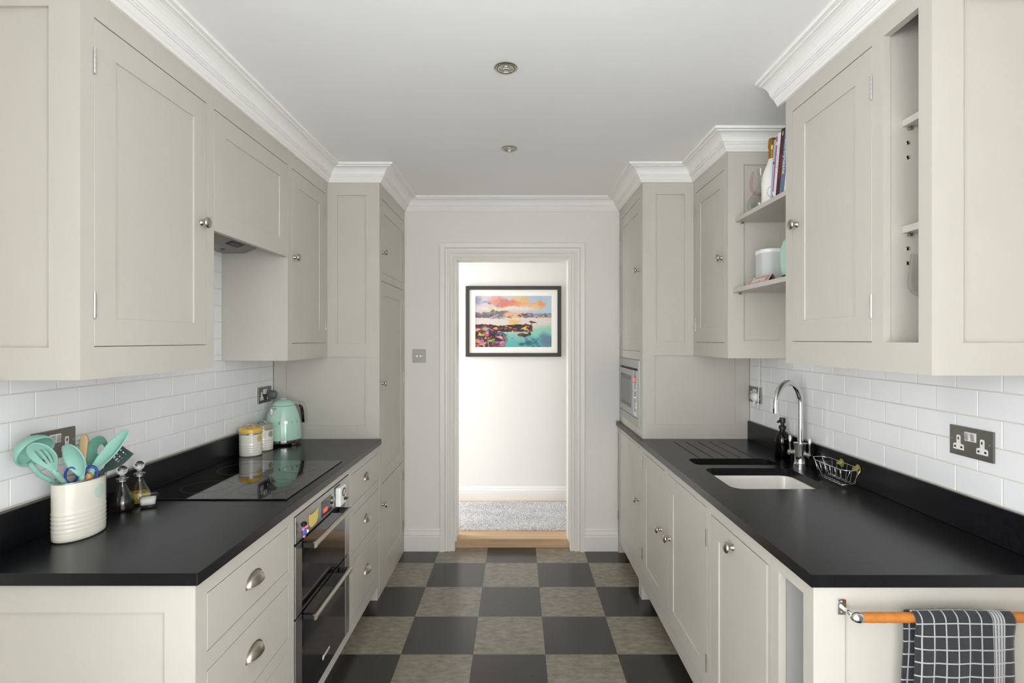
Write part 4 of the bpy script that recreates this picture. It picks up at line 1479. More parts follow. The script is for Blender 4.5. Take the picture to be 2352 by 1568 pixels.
MB().tube(ring, 0.0022, n=8, closed=True).build('rim', 'steel', u, smooth=True)
spot(u, Mp, PB * 1.007, PA * 1.007, 0.16, 0.1235, 0.021, 'pale_mint_print')


def leaf(mb_, base, tip, side_v, wfun, dish, n=22, m=12, drop=None, bend=0.0, shape=None):
    base, tip, side_v = Vector(base), Vector(tip), Vector(side_v).normalized()
    ax = tip - base
    L = ax.length
    ax.normalize()
    side_v = (side_v - ax * side_v.dot(ax)).normalized()
    nrm = ax.cross(side_v).normalized()
    vs, fs = [], []
    for i in range(n + 1):
        t = i / n
        hw_ = wfun(t)
        for j in range(m + 1):
            q = -1 + 2 * j / m
            dd = dish * (1 - q * q) * (shape(t) if shape else math.sin(math.pi * min(1, max(0, t))))
            vs.append(base + ax * (L * t) + side_v * (q * hw_) + nrm * (dd + bend * t * t))
    for i in range(n):
        for j in range(m):
            if drop and drop((i + 0.5) / n, -1 + 2 * (j + 0.5) / m):
                continue
            a = i * (m + 1) + j
            fs.append((a, a + 1, a + m + 2, a + m + 1))
    mb_.add(vs, fs)
    return mb_


def ov(w, p=0.5, w0=0.12, pk=0.55):
    """spoon outline: narrow at the neck, rounded at the tip"""
    def g(t):
        if t < pk:
            s = t / pk
            return w * (w0 + (1 - w0) * (math.sin(s * HP) ** 1.3))
        s = (t - pk) / (1 - pk)
        return w * math.sqrt(max(0.0004, 1 - s * s))
    return g


BOT = Vector((PX_, PY_, WT + 0.020))

# soup ladle
u = thing('ladle', (-1.28, 1.44, WT + 0.02), 'mint silicone ladle leaning left in the utensil pot', 'utensil')
nrm = Vector((0.80, -0.12, -0.50)).normalized()
xx = nrm.orthogonal().normalized()
M = basis(xx, nrm.cross(xx), nrm, Vector((-1.277, 1.405, 1.152)))
prof = [(0.0445 * math.sin(HP * i / 10), -0.042 * math.cos(HP * i / 10)) for i in range(11)]
MB().lathe(prof, M, n=32, cap=False).build('bowl', 'mint_silicone', u, smooth=True, solid=0.0035)
MB().tube([(-1.296, 1.408, 1.124), (-1.293, 1.413, 1.110), (-1.289, 1.43, 1.085), (-1.286, 1.465, 1.058), BOT + Vector((-0.01, -0.03, 0))], [0.006, 0.007, 0.007, 0.0062, 0.006], n=10).build('handle', 'mint_silicone', u, smooth=True)

u = thing('slotted_spoon', (-1.25, 1.42, WT + 0.02), 'mint silicone slotted spoon in front of the ladle', 'utensil')


def slots(t, q):
    return 0.28 < t < 0.74 and (abs(q + 0.42) < 0.09 or abs(q) < 0.09 or abs(q - 0.42) < 0.09)


leaf(MB(), (-1.229, 1.408, 1.098), (-1.236, 1.352, 1.186), (1, 0.2, 0.05), ov(0.031, pk=0.6, w0=0.2), 0.008, n=26, m=24, drop=slots).build('head', 'mint_silicone', u, smooth=True, solid=0.003)
MB().tube([(-1.230, 1.405, 1.103), (-1.238, 1.43, 1.080), (-1.251, 1.462, 1.056), BOT + Vector((0, -0.02, 0))], [0.006, 0.0068, 0.0065, 0.006], n=10).build('handle', 'mint_silicone', u, smooth=True)

u = thing('serving_spoon', (-1.21, 1.46, WT + 0.02), 'solid mint silicone spoon at the front centre of the utensil pot', 'utensil')
leaf(MB(), (-1.2245, 1.490, 1.062), (-1.2456, 1.465, 1.1605), (1, 0.1, 0.1), ov(0.0268, pk=0.5, w0=0.22), 0.010, n=22, m=14).build('head', 'mint_silicone', u, smooth=True, solid=0.003)
MB().tube([(-1.224, 1.489, 1.068), (-1.227, 1.492, 1.045), BOT + Vector((0.015, -0.01, 0))], [0.0062, 0.0068, 0.006], n=10).build('handle', 'mint_silicone', u, smooth=True)

u = thing('wooden_spatula', (-1.28, 1.53, WT + 0.02), 'pale wooden spatula standing in the utensil pot', 'utensil')
leaf(MB(), BOT + Vector((-0.012, 0.0, 0.0)), (-1.274, 1.560, 1.172), (1, 0, 0.05), lambda t: 0.0085 + 0.003 * t if t < 0.9 else 0.0115 * math.sqrt(max(0.02, 1 - ((t - 0.9) / 0.1) ** 2)), 0.0, n=30, m=6).build('blade', 'pale_wood', u, smooth=True, solid=0.007)

u = thing('pasta_server', (-1.25, 1.56, WT + 0.02), 'dark mint pasta server with teeth and a round hole, at the back of the pot', 'utensil')


def hole(t, q):
    return ((t - 0.62) / 0.17) ** 2 + ((q - 0.25) / 0.42) ** 2 < 1


leaf(MB(), (-1.236, 1.545, 1.060), (-1.252, 1.582, 1.162), (1, 0.1, 0), ov(0.030, pk=0.6, w0=0.25), 0.012, n=30, m=24, drop=hole).build('head', 'teal_silicone', u, smooth=True, solid=0.003)
for i in range(5):
    z = 1.098 + i * 0.014
    yb = 1.556 + i * 0.004
    wv = 0.026 + 0.003 * math.sin(i * 0.8)
    MB().tube([(-1.250 - wv, yb, z), (-1.258 - wv, yb - 0.014, z + 0.001), (-1.259 - wv, yb - 0.026, z + 0.001)], [0.005, 0.004, 0.0015], n=8).build('tooth', 'teal_silicone', u, smooth=True)
MB().tube([(-1.238, 1.543, 1.066), BOT + Vector((0.0, 0.02, 0))], 0.006, n=10).build('handle', 'teal_silicone', u, smooth=True)

u = thing('mint_turner', (-1.21, 1.53, WT + 0.02), 'long mint silicone turner leaning right out of the utensil pot', 'utensil')
leaf(MB(), (-1.222, 1.522, 1.075), (-1.141, 1.552, 1.184), (0.75, -0.35, -0.55), lambda t: 0.010 + 0.0135 * math.sin(math.pi * min(1, t * 0.95 + 0.02)) if t < 0.93 else 0.0125 * math.sqrt(max(0.01, 1 - ((t - 0.93) / 0.075) ** 2)), 0.009, n=28, m=16,
     drop=lambda t, q: 0.4 < t < 0.8 and abs(q - 0.35) < 0.07).build('blade', 'mint_silicone', u, smooth=True, solid=0.0035)
MB().tube([(-1.220, 1.523, 1.080), (-1.228, 1.52, 1.05), BOT + Vector((0.0, 0.01, 0))], [0.0085, 0.007, 0.006], n=10).build('handle', 'mint_silicone', u, smooth=True)

u = thing('charcoal_turner', (-1.19, 1.55, WT + 0.02), 'charcoal slotted turner at the right of the utensil pot', 'utensil')
A0, B0, C0, D0 = Vector((-1.219, 1.552, 1.062)), Vector((-1.178, 1.572, 1.140)), Vector((-1.130, 1.560, 1.114)), Vector((-1.187, 1.541, 1.072))
vs, fs = [], []
NN, MM = 20, 14
midb = Vector((-1.216, 1.551, 1.060))
for i in range(NN + 1):
    t = i / NN
    e = min(1, (t / 0.45)) ** 0.8
    l_ = midb.lerp(B0, t) + (Vector((-0.004, 0.0, 0.004)) * math.sin(math.pi * t))
    r_ = midb.lerp(C0, t) + Vector((0.006, -0.002, -0.009)) * math.sin(math.pi * t)
    for j in range(MM + 1):
        vs.append(l_.lerp(r_, j / MM) + Vector((0.0, -0.002 * math.sin(math.pi * j / MM), 0)))
def dk_drop(i, j):
    t, q = (i + .5) / NN, (j + .5) / MM
    return any(abs(t - a) < 0.035 and abs(q - b) < 0.05 for a in (0.6, 0.74, 0.86) for b in (0.3, 0.5, 0.7))
for i in range(NN):
    for j in range(MM):
        if not dk_drop(i, j):
            a = i * (MM + 1) + j
            fs.append((a, a + 1, a + MM + 2, a + MM + 1))
MB().add(vs, fs).build('blade', 'charcoal_silicone', u, smooth=True, solid=0.003)
MB().tube([(-1.212, 1.553, 1.070), (-1.224, 1.55, 1.045), BOT + Vector((0.005, 0.025, 0))], [0.005, 0.006, 0.006], n=10).build('handle', 'charcoal_silicone', u, smooth=True)

u = thing('scissors', (-1.23, 1.49, WT + 0.02), 'kitchen scissors with blue handle loops in the utensil pot', 'scissors')
for c, w in ((Vector((-1.250, 1.484, 1.070)), 0.0135), (Vector((-1.213, 1.508, 1.068)), 0.0135)):
    d1 = Vector((0.85, 0.5, 0)).normalized()
    lp = [c + d1 * (w * math.cos(t * math.pi / 14)) + Vector((0, 0, 0.022 * math.sin(t * math.pi / 14))) for t in range(28)]
    MB().tube(lp, 0.0032, n=8, closed=True).build('handle_loop', 'blue_plastic', u, smooth=True)
    MB().tube([c + Vector((0, 0, -0.020)), Vector((-1.232, 1.497, 1.02)), BOT + Vector((0.01, -0.015, 0))], [0.004, 0.005, 0.002], n=8).build('blade', 'steel', u, smooth=True)

tag(MB().tube([BOT + Vector((0.02, 0.0, 0)), (-1.2165, 1.502, 1.04), (-1.2145, 1.501, 1.066), (-1.214, 1.501, 1.072)], [0.005, 0.0075, 0.0085, 0.005], n=12).build('peeler', 'copper_handle', None, smooth=True),
    'copper-coloured peeler handle just showing above the utensil pot rim', 'utensil')

# ------------------------------------------------------------------ cruets and salt
def cruet(loc, label, liquid, level):
    u = thing('oil_cruet', loc, label, 'bottle', 'glass cruets beside the utensil pot')
    M = Matrix.Translation(loc)
    outer_p = [(0, 0.0006), (0.032, 0.0006), (0.0345, 0.004), (0.0345, 0.028), (0.0315, 0.038), (0.0220, 0.057), (0.0145, 0.074), (0.0125, 0.088), (0.0135, 0.092), (0.0175, 0.098), (0.0180, 0.102), (0.0150, 0.103)]
    inner_p = [(0.0095, 0.102), (0.0095, 0.080), (0.0125, 0.073), (0.0200, 0.056), (0.0292, 0.038), (0.0318, 0.028), (0.0318, 0.006), (0, 0.005)]
    MB().lathe(outer_p + inner_p, M, n=32, cap=False).build('glass', 'clear_glass', u, smooth=True, auto=60)
    lp = [(0, 0.0056), (0.0312, 0.0066), (0.0312, min(level, 0.028))]
    if level > 0.028:
        lp += [(0.0312 - 0.0026 * (level - 0.028) / 0.010, level)]
    lp += [(0, level)]
    MB().lathe(lp, M, n=28, cap=False).build('liquid', liquid, u, smooth=True, auto=40)
    sp_ = [(0.0085, 0.092), (0.009, 0.104), (0.006, 0.108), (0.0075, 0.112)] + [(0.0155 * math.sin(a), 0.1285 - 0.0155 * math.cos(a)) for a in [0.5 + 0.264 * i for i in range(11)]]
    sp_[-1] = (0, sp_[-1][1])
    MB().lathe([(0, 0.092)] + sp_, M, n=24, cap=False).build('stopper', 'crystal', u, smooth=True, auto=60)


cruet((-1.296, 1.738, WT), 'stoppered glass cruet holding dark vinegar, nearest the utensil pot', 'vinegar', 0.018)
cruet((-1.288, 1.806, WT), 'stoppered glass cruet holding golden oil, behind the vinegar', 'olive_oil', 0.038)

u = thing('salt_dish', (-1.232, 1.768, WT), 'small square glass dish of white salt in front of the cruets', 'dish')
sq = lambda s: rounded_rect(-s, s, -s, s, s * 0.35, 3)
rings = [(0.0245, 0.0006), (0.0275, 0.004), (0.0295, 0.036), (0.0285, 0.0385), (0.0240, 0.0380), (0.0215, 0.010), (0.010, 0.009)]
vs, fs = [], []
Md = Matrix.Translation((-1.232, 1.768, WT)) @ Matrix.Rotation(0.55, 4, 'Z')
n = len(sq(1))
for s, z in rings:
    vs += [(x, y, z) for x, y in sq(s)]
for i in range(len(rings) - 1):
    for j in range(n):
        fs.append((i * n + j, i * n + (j + 1) % n, (i + 1) * n + (j + 1) % n, (i + 1) * n + j))
fs += [tuple(range(n)), tuple((len(rings) - 1) * n + j for j in range(n))]
MB().add(vs, fs, Md).build('glass', 'clear_glass', u, bevel=0.0006)
vs, fs = [], []
for s, z in ((0.0205, 0.0103), (0.0222, 0.028), (0.014, 0.030), (0.004, 0.031)):
    vs += [(x, y, z) for x, y in sq(s)]
for i in range(3):
    for j in range(n):
        fs.append((i * n + j, i * n + (j + 1) % n, (i + 1) * n + (j + 1) % n, (i + 1) * n + j))
fs += [tuple(range(n)), tuple(3 * n + j for j in range(n))]
MB().add(vs, fs, Md).build('salt', 'salt', u, smooth=True)

# ------------------------------------------------------------------ glasses in the niche
def wine_glass(loc, label, s=1.0, rb=0.042, hb=0.118):
    u = thing('wine_glass', loc, label, 'glass', 'wine glasses in the open niche')
    M = Matrix.Translation(loc)
    MB().lathe([(0, 0.0005), (0.033, 0.0005), (0.033, 0.0015), (0.012, 0.004), (0.0045, 0.010), (0.0038, 0.10), (0.006, hb - 0.005), (0, hb - 0.003)], M, n=28, cap=False).build('stem', 'clear_glass', u, smooth=True, auto=60)
    out = [(0.004, hb - 0.003)]
    for i in range(1, 25):
        a = i / 24
        out.append((rb * (math.sin(min(1, a / 0.42) * HP) ** 0.75 if a < 0.42 else 1 - 0.2 * ((a - 0.42) / 0.58) ** 1.7), hb - 0.003 + 0.118 * (a ** 1.35 if a < 0.42 else a ** 1.35)))
    inn = [(r - 0.0012, z + 0.0008) for r, z in reversed(out)]
    inn[-1] = (0, hb - 0.001)
    MB().lathe(out + inn, M, n=32, cap=False).build('bowl', 'clear_glass', u, smooth=True, auto=60)


wine_glass((1.064, 1.372, 1.4425), 'clear wine glass at the bottom of the open niche')
wine_glass((1.100, 1.372, 2.0469), 'clear wine glass on the top shelf of the open niche', rb=0.046)

# ------------------------------------------------------------------ books, bottle and decanter on the upper shelf
SH = 2.0212


def book(y_far, y_near, h, depth, cover, label, lean=0.19, texts=(), dx=1.048, page=True):
    """spine faces the aisle; leans towards the camera"""
    t = y_far - y_near
    u = thing('book', (dx + depth / 2, (y_far + y_near) / 2, SH), label, 'book', 'cookery books on the upper open shelf')
    # local: x into the shelf, y thickness (towards +y), z up; rotate about x to lean
    c = Matrix.Translation((dx, y_near, SH + math.sin(lean) * 0.0)) @ Matrix.Rotation(lean, 4, 'X')
    c = Matrix.Translation((0, 0, 0)) @ c
    MB().box(0, 0.0018, 0, t, 0, h, c).build('spine', cover, u)
    MB().box(0.0018, depth, 0, 0.0016, 0, h, c).box(0.0018, depth, t - 0.0016, t, 0, h, c).build('cover', cover, u)
    MB().box(0.0018, depth - 0.004, 0.0018, t - 0.0018, 0.003, h - 0.003, c).build('pages', 'paper', u)
    # lettering runs down the spine
    for (s, zc, size, m_, off) in texts:
        Mx = c @ basis(Vector((0, 0, -1)), Vector((0, -1, 0)).cross(Vector((0, 0, 0))) if False else Vector((0, -1, 0)), Vector((-1, 0, 0)), (-0.0003, t * off, zc))
        Mx = c @ basis(Vector((0, 0, -1)), Vector((0, 1, 0)), Vector((0, 0, -1)).cross(Vector((0, 1, 0))), (-0.0003, t * off, zc))
        if Mx.to_3x3().col[2].x > 0:
            Mx = c @ basis(Vector((0, 0, -1)), Vector((0, -1, 0)), Vector((-1, 0, 0)), (-0.0003, t * off, zc))
        text('spine_lettering', s, size, Mx, u, m_, 0.0002)
    return u, c, t


u, c, t = book(2.193, 2.175, 0.243, 0.16, 'book_blue', 'slim pale blue book beside the white bottle', 0.14, dx=1.050)
MB().box(-0.0003, 0.0005, 0.004, t - 0.004, 0.146, 0.156, c).build('spine_mark', 'book_red', u)
u, c, t = book(2.1735, 2.1650, 0.250, 0.17, 'book_pink', 'thin magenta book between the pale blue and white books', 0.15, dx=1.049)
for z in (0.02, 0.215):
    MB().box(-0.0003, 0.0005, 0.001, t - 0.001, z, z + 0.014, c).build('spine_mark', 'ink_white', u)
book(2.1640, 2.1450, 0.256, 0.18, 'book_white', 'white book lettered in pale blue', 0.165, [('EAT LIVE GO', 0.165, 0.016, 'ink_teal', 0.5)])
u, c, t = book(2.1440, 2.1140, 0.262, 0.19, 'book_red', 'dark maroon kitchen book with red and white lettering', 0.19, [('KITCHEN', 0.118, 0.021, 'ink_red', 0.5)])
MB().box(-0.0003, 0.0005, t * 0.35, t * 0.65, 0.235, 0.250, c).build('spine_mark', 'yellow_enamel', u)
u, c, t = book(2.1130, 2.0780, 0.268, 0.20, 'book_denim', 'thick denim-blue book with white lettering', 0.19, [('skinnytaste', 0.145, 0.030, 'ink_white', 0.5)])
MB().box(-0.0003, 0.0005, t * 0.80, t * 0.98, 0.080, 0.112, c).build('spine_mark', 'ink_green', u)
book(2.0770, 2.060, 0.268, 0.20, 'book_white', 'plain white book nearest the cupboard side', 0.19)

BX, BY = 1.098, 2.272
u = thing('white_bottle', (BX, BY, SH), 'white sparkling wine bottle with gold foil neck on the upper shelf', 'bottle')
Mb = Matrix.Translation((BX, BY, SH))
MB().lathe([(0, 0.0006), (0.041, 0.0006), (0.043, 0.004), (0.0435, 0.110), (0.0415, 0.130), (0.034, 0.155), (0.024, 0.178), (0.0175, 0.195), (0.0155, 0.205), (0, 0.205)], Mb, n=32, cap=False).build('bottle', 'bottle_white', u, smooth=True, auto=60)
MB().lathe([(0.0158, 0.200), (0.0152, 0.240), (0.0155, 0.250), (0.0178, 0.254), (0.0180, 0.262), (0.0165, 0.268), (0.0170, 0.284), (0.0140, 0.292), (0, 0.293)], Mb, n=24, cap=False).build('foil', 'gold_foil', u, smooth=True, auto=50)
random.seed(3)
ca = math.atan2(-0.88, -0.48)
for i in range(16):
    a = 2 * math.pi * i / 16
    M = Mb
    aa = ca + 0.44 * math.cos(a)
    p = (0.0437 * math.cos(aa), 0.0437 * math.sin(aa), 0.055 + 0.022 * math.sin(a))
    n_ = Vector((math.cos(aa), math.sin(aa), 0))
    Ml = Mb @ basis(Vector((0, 0, 1)).cross(n_), Vector((0, 0, 1)), n_, p) @ Matrix.Rotation(a + 0.6 * (i % 3), 4, 'Z')
    MB().prism([(-0.0045, 0), (0, 0.0022), (0.0045, 0), (0, -0.0022)], 0.0003, Ml).build('printed_leaf', 'leaf_print' if i % 4 else 'magnet_pink', u)

u = thing('decanter', (1.10, 2.39, SH), 'clear blown-glass decanter with pink curled tube beside the white bottle', 'decanter')
Mg = Matrix.Translation((1.105, 2.395, SH))
MB().lathe([(0, 0.0008), (0.030, 0.001), (0.052, 0.014), (0.059, 0.036), (0.054, 0.062), (0.038, 0.085), (0.020, 0.105), (0.012, 0.13), (0.010, 0.165), (0.020, 0.20), (0.0185, 0.20), (0.0085, 0.166), (0.0100, 0.13), (0.018, 0.106), (0.036, 0.086), (0.052, 0.062), (0.057, 0.036), (0.050, 0.016), (0.028, 0.004), (0, 0.004)], Mg, n=32, cap=False).build('bulb', 'clear_glass', u, smooth=True, auto=60)
tb = [(1.048, 2.345, 2.198), (1.043, 2.352, 2.165), (1.040, 2.355, 2.125), (1.048, 2.345, 2.098), (1.075, 2.330, 2.089), (1.105, 2.335, 2.100), (1.125, 2.35, 2.13), (1.13, 2.36, 2.19), (1.13, 2.355, 2.24)]
MB().tube(tb, [0.0065, 0.0072, 0.0075, 0.0075, 0.0075, 0.0075, 0.0075, 0.007, 0.006], n=14).build('curled_tube', 'pink_glass', u, smooth=True, subsurf=1)

# ------------------------------------------------------------------ lower shelf
SL = 1.6908
u = thing('reserved_sign', (1.045, 2.265, SL), 'rose gold tent sign reading Reserved on the lower shelf', 'sign')
fx0, fx1, rx = 1.026, 1.062, 1.044
y0, y1, hh = 2.160, 2.372, 0.030
vs = [(fx0, y0, SL), (fx0, y1, SL), (rx, y1, SL + hh), (rx, y0, SL + hh)]
dn = Vector((rx - fx0, 0, hh)).normalized()
nf = Vector((-dn.z, 0, dn.x))
MB().add(vs, [(0, 1, 2, 3)]).build('front_leaf', 'rose_gold', u, solid=0.0012)
MB().add([(fx1, y0, SL), (fx1, y1, SL), (rx + 0.0012, y1, SL + hh), (rx + 0.0012, y0, SL + hh)], [(0, 1, 2, 3)]).build('back_leaf', 'rose_gold', u, solid=0.0012)
cen = Vector(((fx0 + rx) / 2, (y0 + y1) / 2, SL + hh / 2)) + nf * 0.0010
text('lettering', 'Reserved', 0.034, basis(Vector((0, -1, 0)), dn, nf, cen), u, 'ink_white', 0.0002, shear=0.35)
hl = 0.0145
fr = [cen + Vector((0, a * 0.098, 0)) + dn * b * hl for a, b in ((-1, -1), (1, -1), (1, 1), (-1, 1))]
MB().tube(fr, 0.0006, n=5, closed=True).build('border', 'ink_white', u)

u = thing('speaker', (1.122, 2.330, SL), 'white rounded wireless speaker on the lower shelf behind the sign', 'speaker')
Msp = Matrix.Translation((1.122, 2.330, SL))
MB().prism(rounded_rect(-0.058, 0.058, -0.058, 0.058, 0.040, 8), 0.134, Msp @ Matrix.Translation((0, 0, 0.001))).build('grille', 'speaker_fabric', u, smooth=True, auto=50)
MB().prism(rounded_rect(-0.060, 0.060, -0.060, 0.060, 0.042, 8), 0.018, Msp @ Matrix.Translation((0, 0, 0.135))).build('top_cap', 'white_plastic', u, smooth=True, auto=50, bevel=0.003)

u = thing('mint_appliance', (1.135, 2.150, SL), 'mint green rounded appliance with dark base, half hidden by the cupboard', 'appliance')
Mm = Matrix.Translation((1.135, 2.150, SL))
MB().lathe([(0, 0.001), (0.052, 0.001), (0.054, 0.004), (0.053, 0.022), (0, 0.022)], Mm, n=28, cap=False).build('base', 'rubber_dark', u, smooth=True, auto=40)
MB().lathe([(0, 0.0222), (0.053, 0.0222), (0.058, 0.06), (0.060, 0.10), (0.058, 0.13), (0.050, 0.160), (0.036, 0.178), (0.016, 0.187), (0, 0.188)], Mm, n=32, cap=False).build('body', 'mint_enamel', u, smooth=True, auto=60)
MB().lathe([(0, 0.056), (0.0075, 0.056), (0.0075, 0.066), (0.005, 0.068), (0, 0.068)], Mm @ Matrix.Translation((0, 0, 0.095)) @ Matrix.Rotation(math.radians(72), 4, 'Z') @ Matrix.Rotation(HP, 4, 'Y'), n=14, cap=False).build('dial', 'white_plastic', u, smooth=True, auto=40)

# ------------------------------------------------------------------ hall: picture and rug
u = thing('framed_picture', (-0.029, 4.56, 1.304), 'black-framed colourful seascape print on the hall wall', 'picture')
FX0, FX1, FZ0, FZ1 = -0.440, 0.382, 1.304, 1.9125
FY = 4.548
mb = MB().slab('y', -1, FY, (FX0, FX1, FZ0, FZ1), [(FX0 + 0.032, FX1 - 0.032, FZ0 + 0.032, FZ1 - 0.032)], 0.024)
mb.build('frame', 'frame_black', u, bevel=0.001)
MB().slab('y', -1, FY + 0.010, (FX0 + 0.03, FX1 - 0.03, FZ0 + 0.03, FZ1 - 0.03), [(-0.3576, 0.2996, 1.387, 1.8275)], 0.002).build('mount', 'mount_card', u)


def paint():
    nx, ny = 260, 175
    X, Yv = np.meshgrid(np.linspace(0, 1, nx), np.linspace(0, 1, ny))   # Yv from the bottom
    rng = np.random.RandomState(5)

    def noise(sx, sy, seed):
        r = np.random.RandomState(seed).rand(sy + 3, sx + 3)
        gx, gy = X * sx, Yv * sy
        ix, iy = gx.astype(int), gy.astype(int)
        fx_, fy_ = gx - ix, gy - iy
        fx_, fy_ = fx_ * fx_ * (3 - 2 * fx_), fy_ * fy_ * (3 - 2 * fy_)
        return (r[iy, ix] * (1 - fx_) + r[iy, ix + 1] * fx_) * (1 - fy_) + (r[iy + 1, ix] * (1 - fx_) + r[iy + 1, ix + 1] * fx_) * fy_

    fb = 0.5 * noise(6, 4, 1) + 0.3 * noise(14, 9, 2) + 0.2 * noise(32, 20, 3)
    fd = 0.5 * noise(10, 8, 11) + 0.3 * noise(24, 18, 12) + 0.2 * noise(50, 36, 13)
    C = np.zeros((ny, nx, 3))

    def col(h):
        return np.array([int(h[i:i + 2], 16) / 255 for i in (0, 2, 4)])

    def mix(mask, h):
        m_ = np.clip(mask, 0, 1)[..., None]
        C[:] = C * (1 - m_) + col(h) * m_

    ss = lambda a, b, v: np.clip((v - a) / (b - a), 0, 1) ** 2 * (3 - 2 * np.clip((v - a) / (b - a), 0, 1))
    bl = lambda cx, cy, rx_, ry_, soft=0.5, w=0.25: ss(1 + soft, 1 - soft, np.sqrt(((X - cx + w * 0.3 * (fd - .5)) / rx_) ** 2 + ((Yv - cy + w * 0.4 * (fb - .5)) / ry_) ** 2))
    n1, n2 = noise(45, 30, 21), noise(45, 30, 22)
    X = X + 0.022 * (n1 - .5)
    Yv = Yv + 0.020 * (n2 - .5)
    # sky
    C[:] = col('e6d9de')
    mix(ss(0.55, 0.9, X + 0.3 * (fb - .5)), 'bcd3ee')
    mix(ss(0.8, 1.0, X) * 0.7, 'c8e4ec')
    mix(bl(0.03, 0.90, 0.05, 0.09), 'b0aac6')
    mix(bl(0.15, 0.86, 0.07, 0.03), 'a9b3d6')
    mix(bl(0.20, 0.83, 0.03, 0.015), '5f86d8')
    for (cx, cy, rx_, ry_, h) in ((0.26, 0.90, 0.08, 0.09, 'f7b6ac'), (0.33, 0.86, 0.10, 0.08, 'f49a86'), (0.45, 0.83, 0.14, 0.08, 'f28a7a'), (0.53, 0.87, 0.07, 0.07, 'f08f7c'),
                                  (0.55, 0.93, 0.05, 0.05, 'f6d68e'), (0.66, 0.92, 0.06, 0.08, 'f7c98a'), (0.63, 0.82, 0.13, 0.06, 'f9b487'), (0.83, 0.82, 0.09, 0.07, 'f8bd86'),
                                  (0.86, 0.86, 0.04, 0.05, 'f5ab6f'), (0.73, 0.79, 0.14, 0.05, 'f9cf9f')):
        mix(bl(cx, cy, rx_, ry_, 0.35, 0.35) * (0.55 + 0.6 * fd), h)
    for (cx, cy) in ((0.30, 0.83), (0.34, 0.88), (0.41, 0.91), (0.29, 0.80)):
        mix(bl(cx, cy, 0.012, 0.025), '8aa2df')
    mix(bl(0.45, 0.74, 0.35, 0.035), 'f7ece0')
    mix(bl(0.20, 0.75, 0.035, 0.03), 'f5dc86')
    mix(bl(0.31, 0.75, 0.03, 0.02), 'f5dc86')
    # hills
    hill = 0.66 + 0.07 * np.exp(-((X - 0.24) / 0.045) ** 2) + 0.05 * np.exp(-((X - 0.38) / 0.10) ** 2) + 0.025 * (fd - 0.5) + 0.02 * np.exp(-((X - 0.05) / 0.1) ** 2)
    lake = 0.575
    hm = ss(hill + 0.01, hill - 0.02, Yv) * (Yv > lake)
    mix(hm * 0.8, 'a39aa2')
    mix(hm * ss(0.30, 0.0, X) * ss(0.66, 0.60, Yv), '7d5a5e')
    mix(hm * ss(0.45, 0.62, fd) * 0.7, '6b6a72')
    mix(hm * bl(0.5, 0.63, 0.12, 0.07), 'f3c39c')
    for i in range(46):
        cx, cy = rng.uniform(0.22, 0.92), rng.uniform(0.575, 0.64)
        mix(hm * bl(cx, cy, rng.uniform(0.01, 0.03), 0.008, 0.3), ['4a4650', 'e8935f', '7a3f3c', 'e6cf86', 'e7b3bd', '51606e'][i % 6])
    # upper water
    w1 = ss(lake, lake - 0.006, Yv)
    mix(w1, 'eadfdd')
    mix(w1 * ss(0.0, 0.5, X) * 0.6, 'f3e8dc')
    mix(w1 * bl(0.5, 0.50, 0.08, 0.06, 0.4), 'f8c87c')
    mix(w1 * bl(0.30, 0.565, 0.10, 0.006, 0.4), '4a5fb0')
    # green water
    gl = 0.50 - 0.18 * (1 - X) - 0.03 * (fb - .5)
    w2 = ss(gl, gl - 0.16, Yv) * ss(0.15, 0.5, X + 0.1 * (0.5 - Yv))
    mix(w2, '9adbc4')
    mix(w2 * ss(0.30, 0.05, Yv) * 0.9, '63bcbb')
    mix(w2 * ss(0.55, 0.68, fd) * ss(0.28, 0.1, Yv), '3f7f92')
    mix(w2 * ss(0.5, 0.75, fb) * ss(0.3, 0.1, Yv) * 0.8, '66a6dc')
    mix(w2 * bl(0.93, 0.12, 0.09, 0.14), '6d8ea6')
    mix(w2 * bl(0.60, 0.05, 0.04, 0.04), '3c7180')
    mix(w2 * bl(0.70, 0.07, 0.05, 0.05), '3b6f80')
    # rocks
    def rock(mask):
        mix(mask, '4a2d2f')
        mix(mask * ss(0.5, 0.62, fd), '8a4038')
        mix(mask * ss(0.42, 0.34, fd), '2b2230')

    sp_top = 0.435 + 0.012 * np.sin(X * 13) + 0.05 * (fd - .5)
    sp_bot = 0.30 + 0.04 * (fb - .5) + 0.05 * np.clip(0.3 - X, 0, 1)
    r1 = ss(sp_top + .008, sp_top - .004, Yv) * ss(sp_bot - .01, sp_bot + .01, Yv) * ss(0.755, 0.735, X + 0.2 * (Yv - .37) ** 2 / .01 * 0.01)
    rock(r1)
    rock(bl(0.63, 0.25, 0.065, 0.035, 0.12))
    rock(bl(0.71, 0.28, 0.02, 0.04, 0.2))
    rock(bl(0.755, 0.49, 0.04, 0.022, 0.2))
    edge_ = 0.40 - 0.75 * np.clip(X - 0.12, 0, 1) * 0.62 + 0.03 * (fd - .5)
    r2 = ss(edge_ + 0.01, edge_ - 0.01, Yv) * ss(0.44, 0.36, X + 0.25 * (0.2 - Yv) * 0.5)
    rock(r2)
    pal = ['ef7fb5', 'f2a03e', 'f4d75a', 'e36a4c', '9fd05c', '4a63c9', 'f3b6c6', '5a2f2c', '2c2540', 'c86aa8']
    for i in range(120):
        cx, cy = rng.uniform(0, 0.42), rng.uniform(0.0, 0.40)
        mk = r2 * bl(cx, cy, rng.uniform(0.010, 0.028), rng.uniform(0.012, 0.032), 0.25, 0.4)
        mix(mk * 0.9, pal[rng.randint(len(pal))])
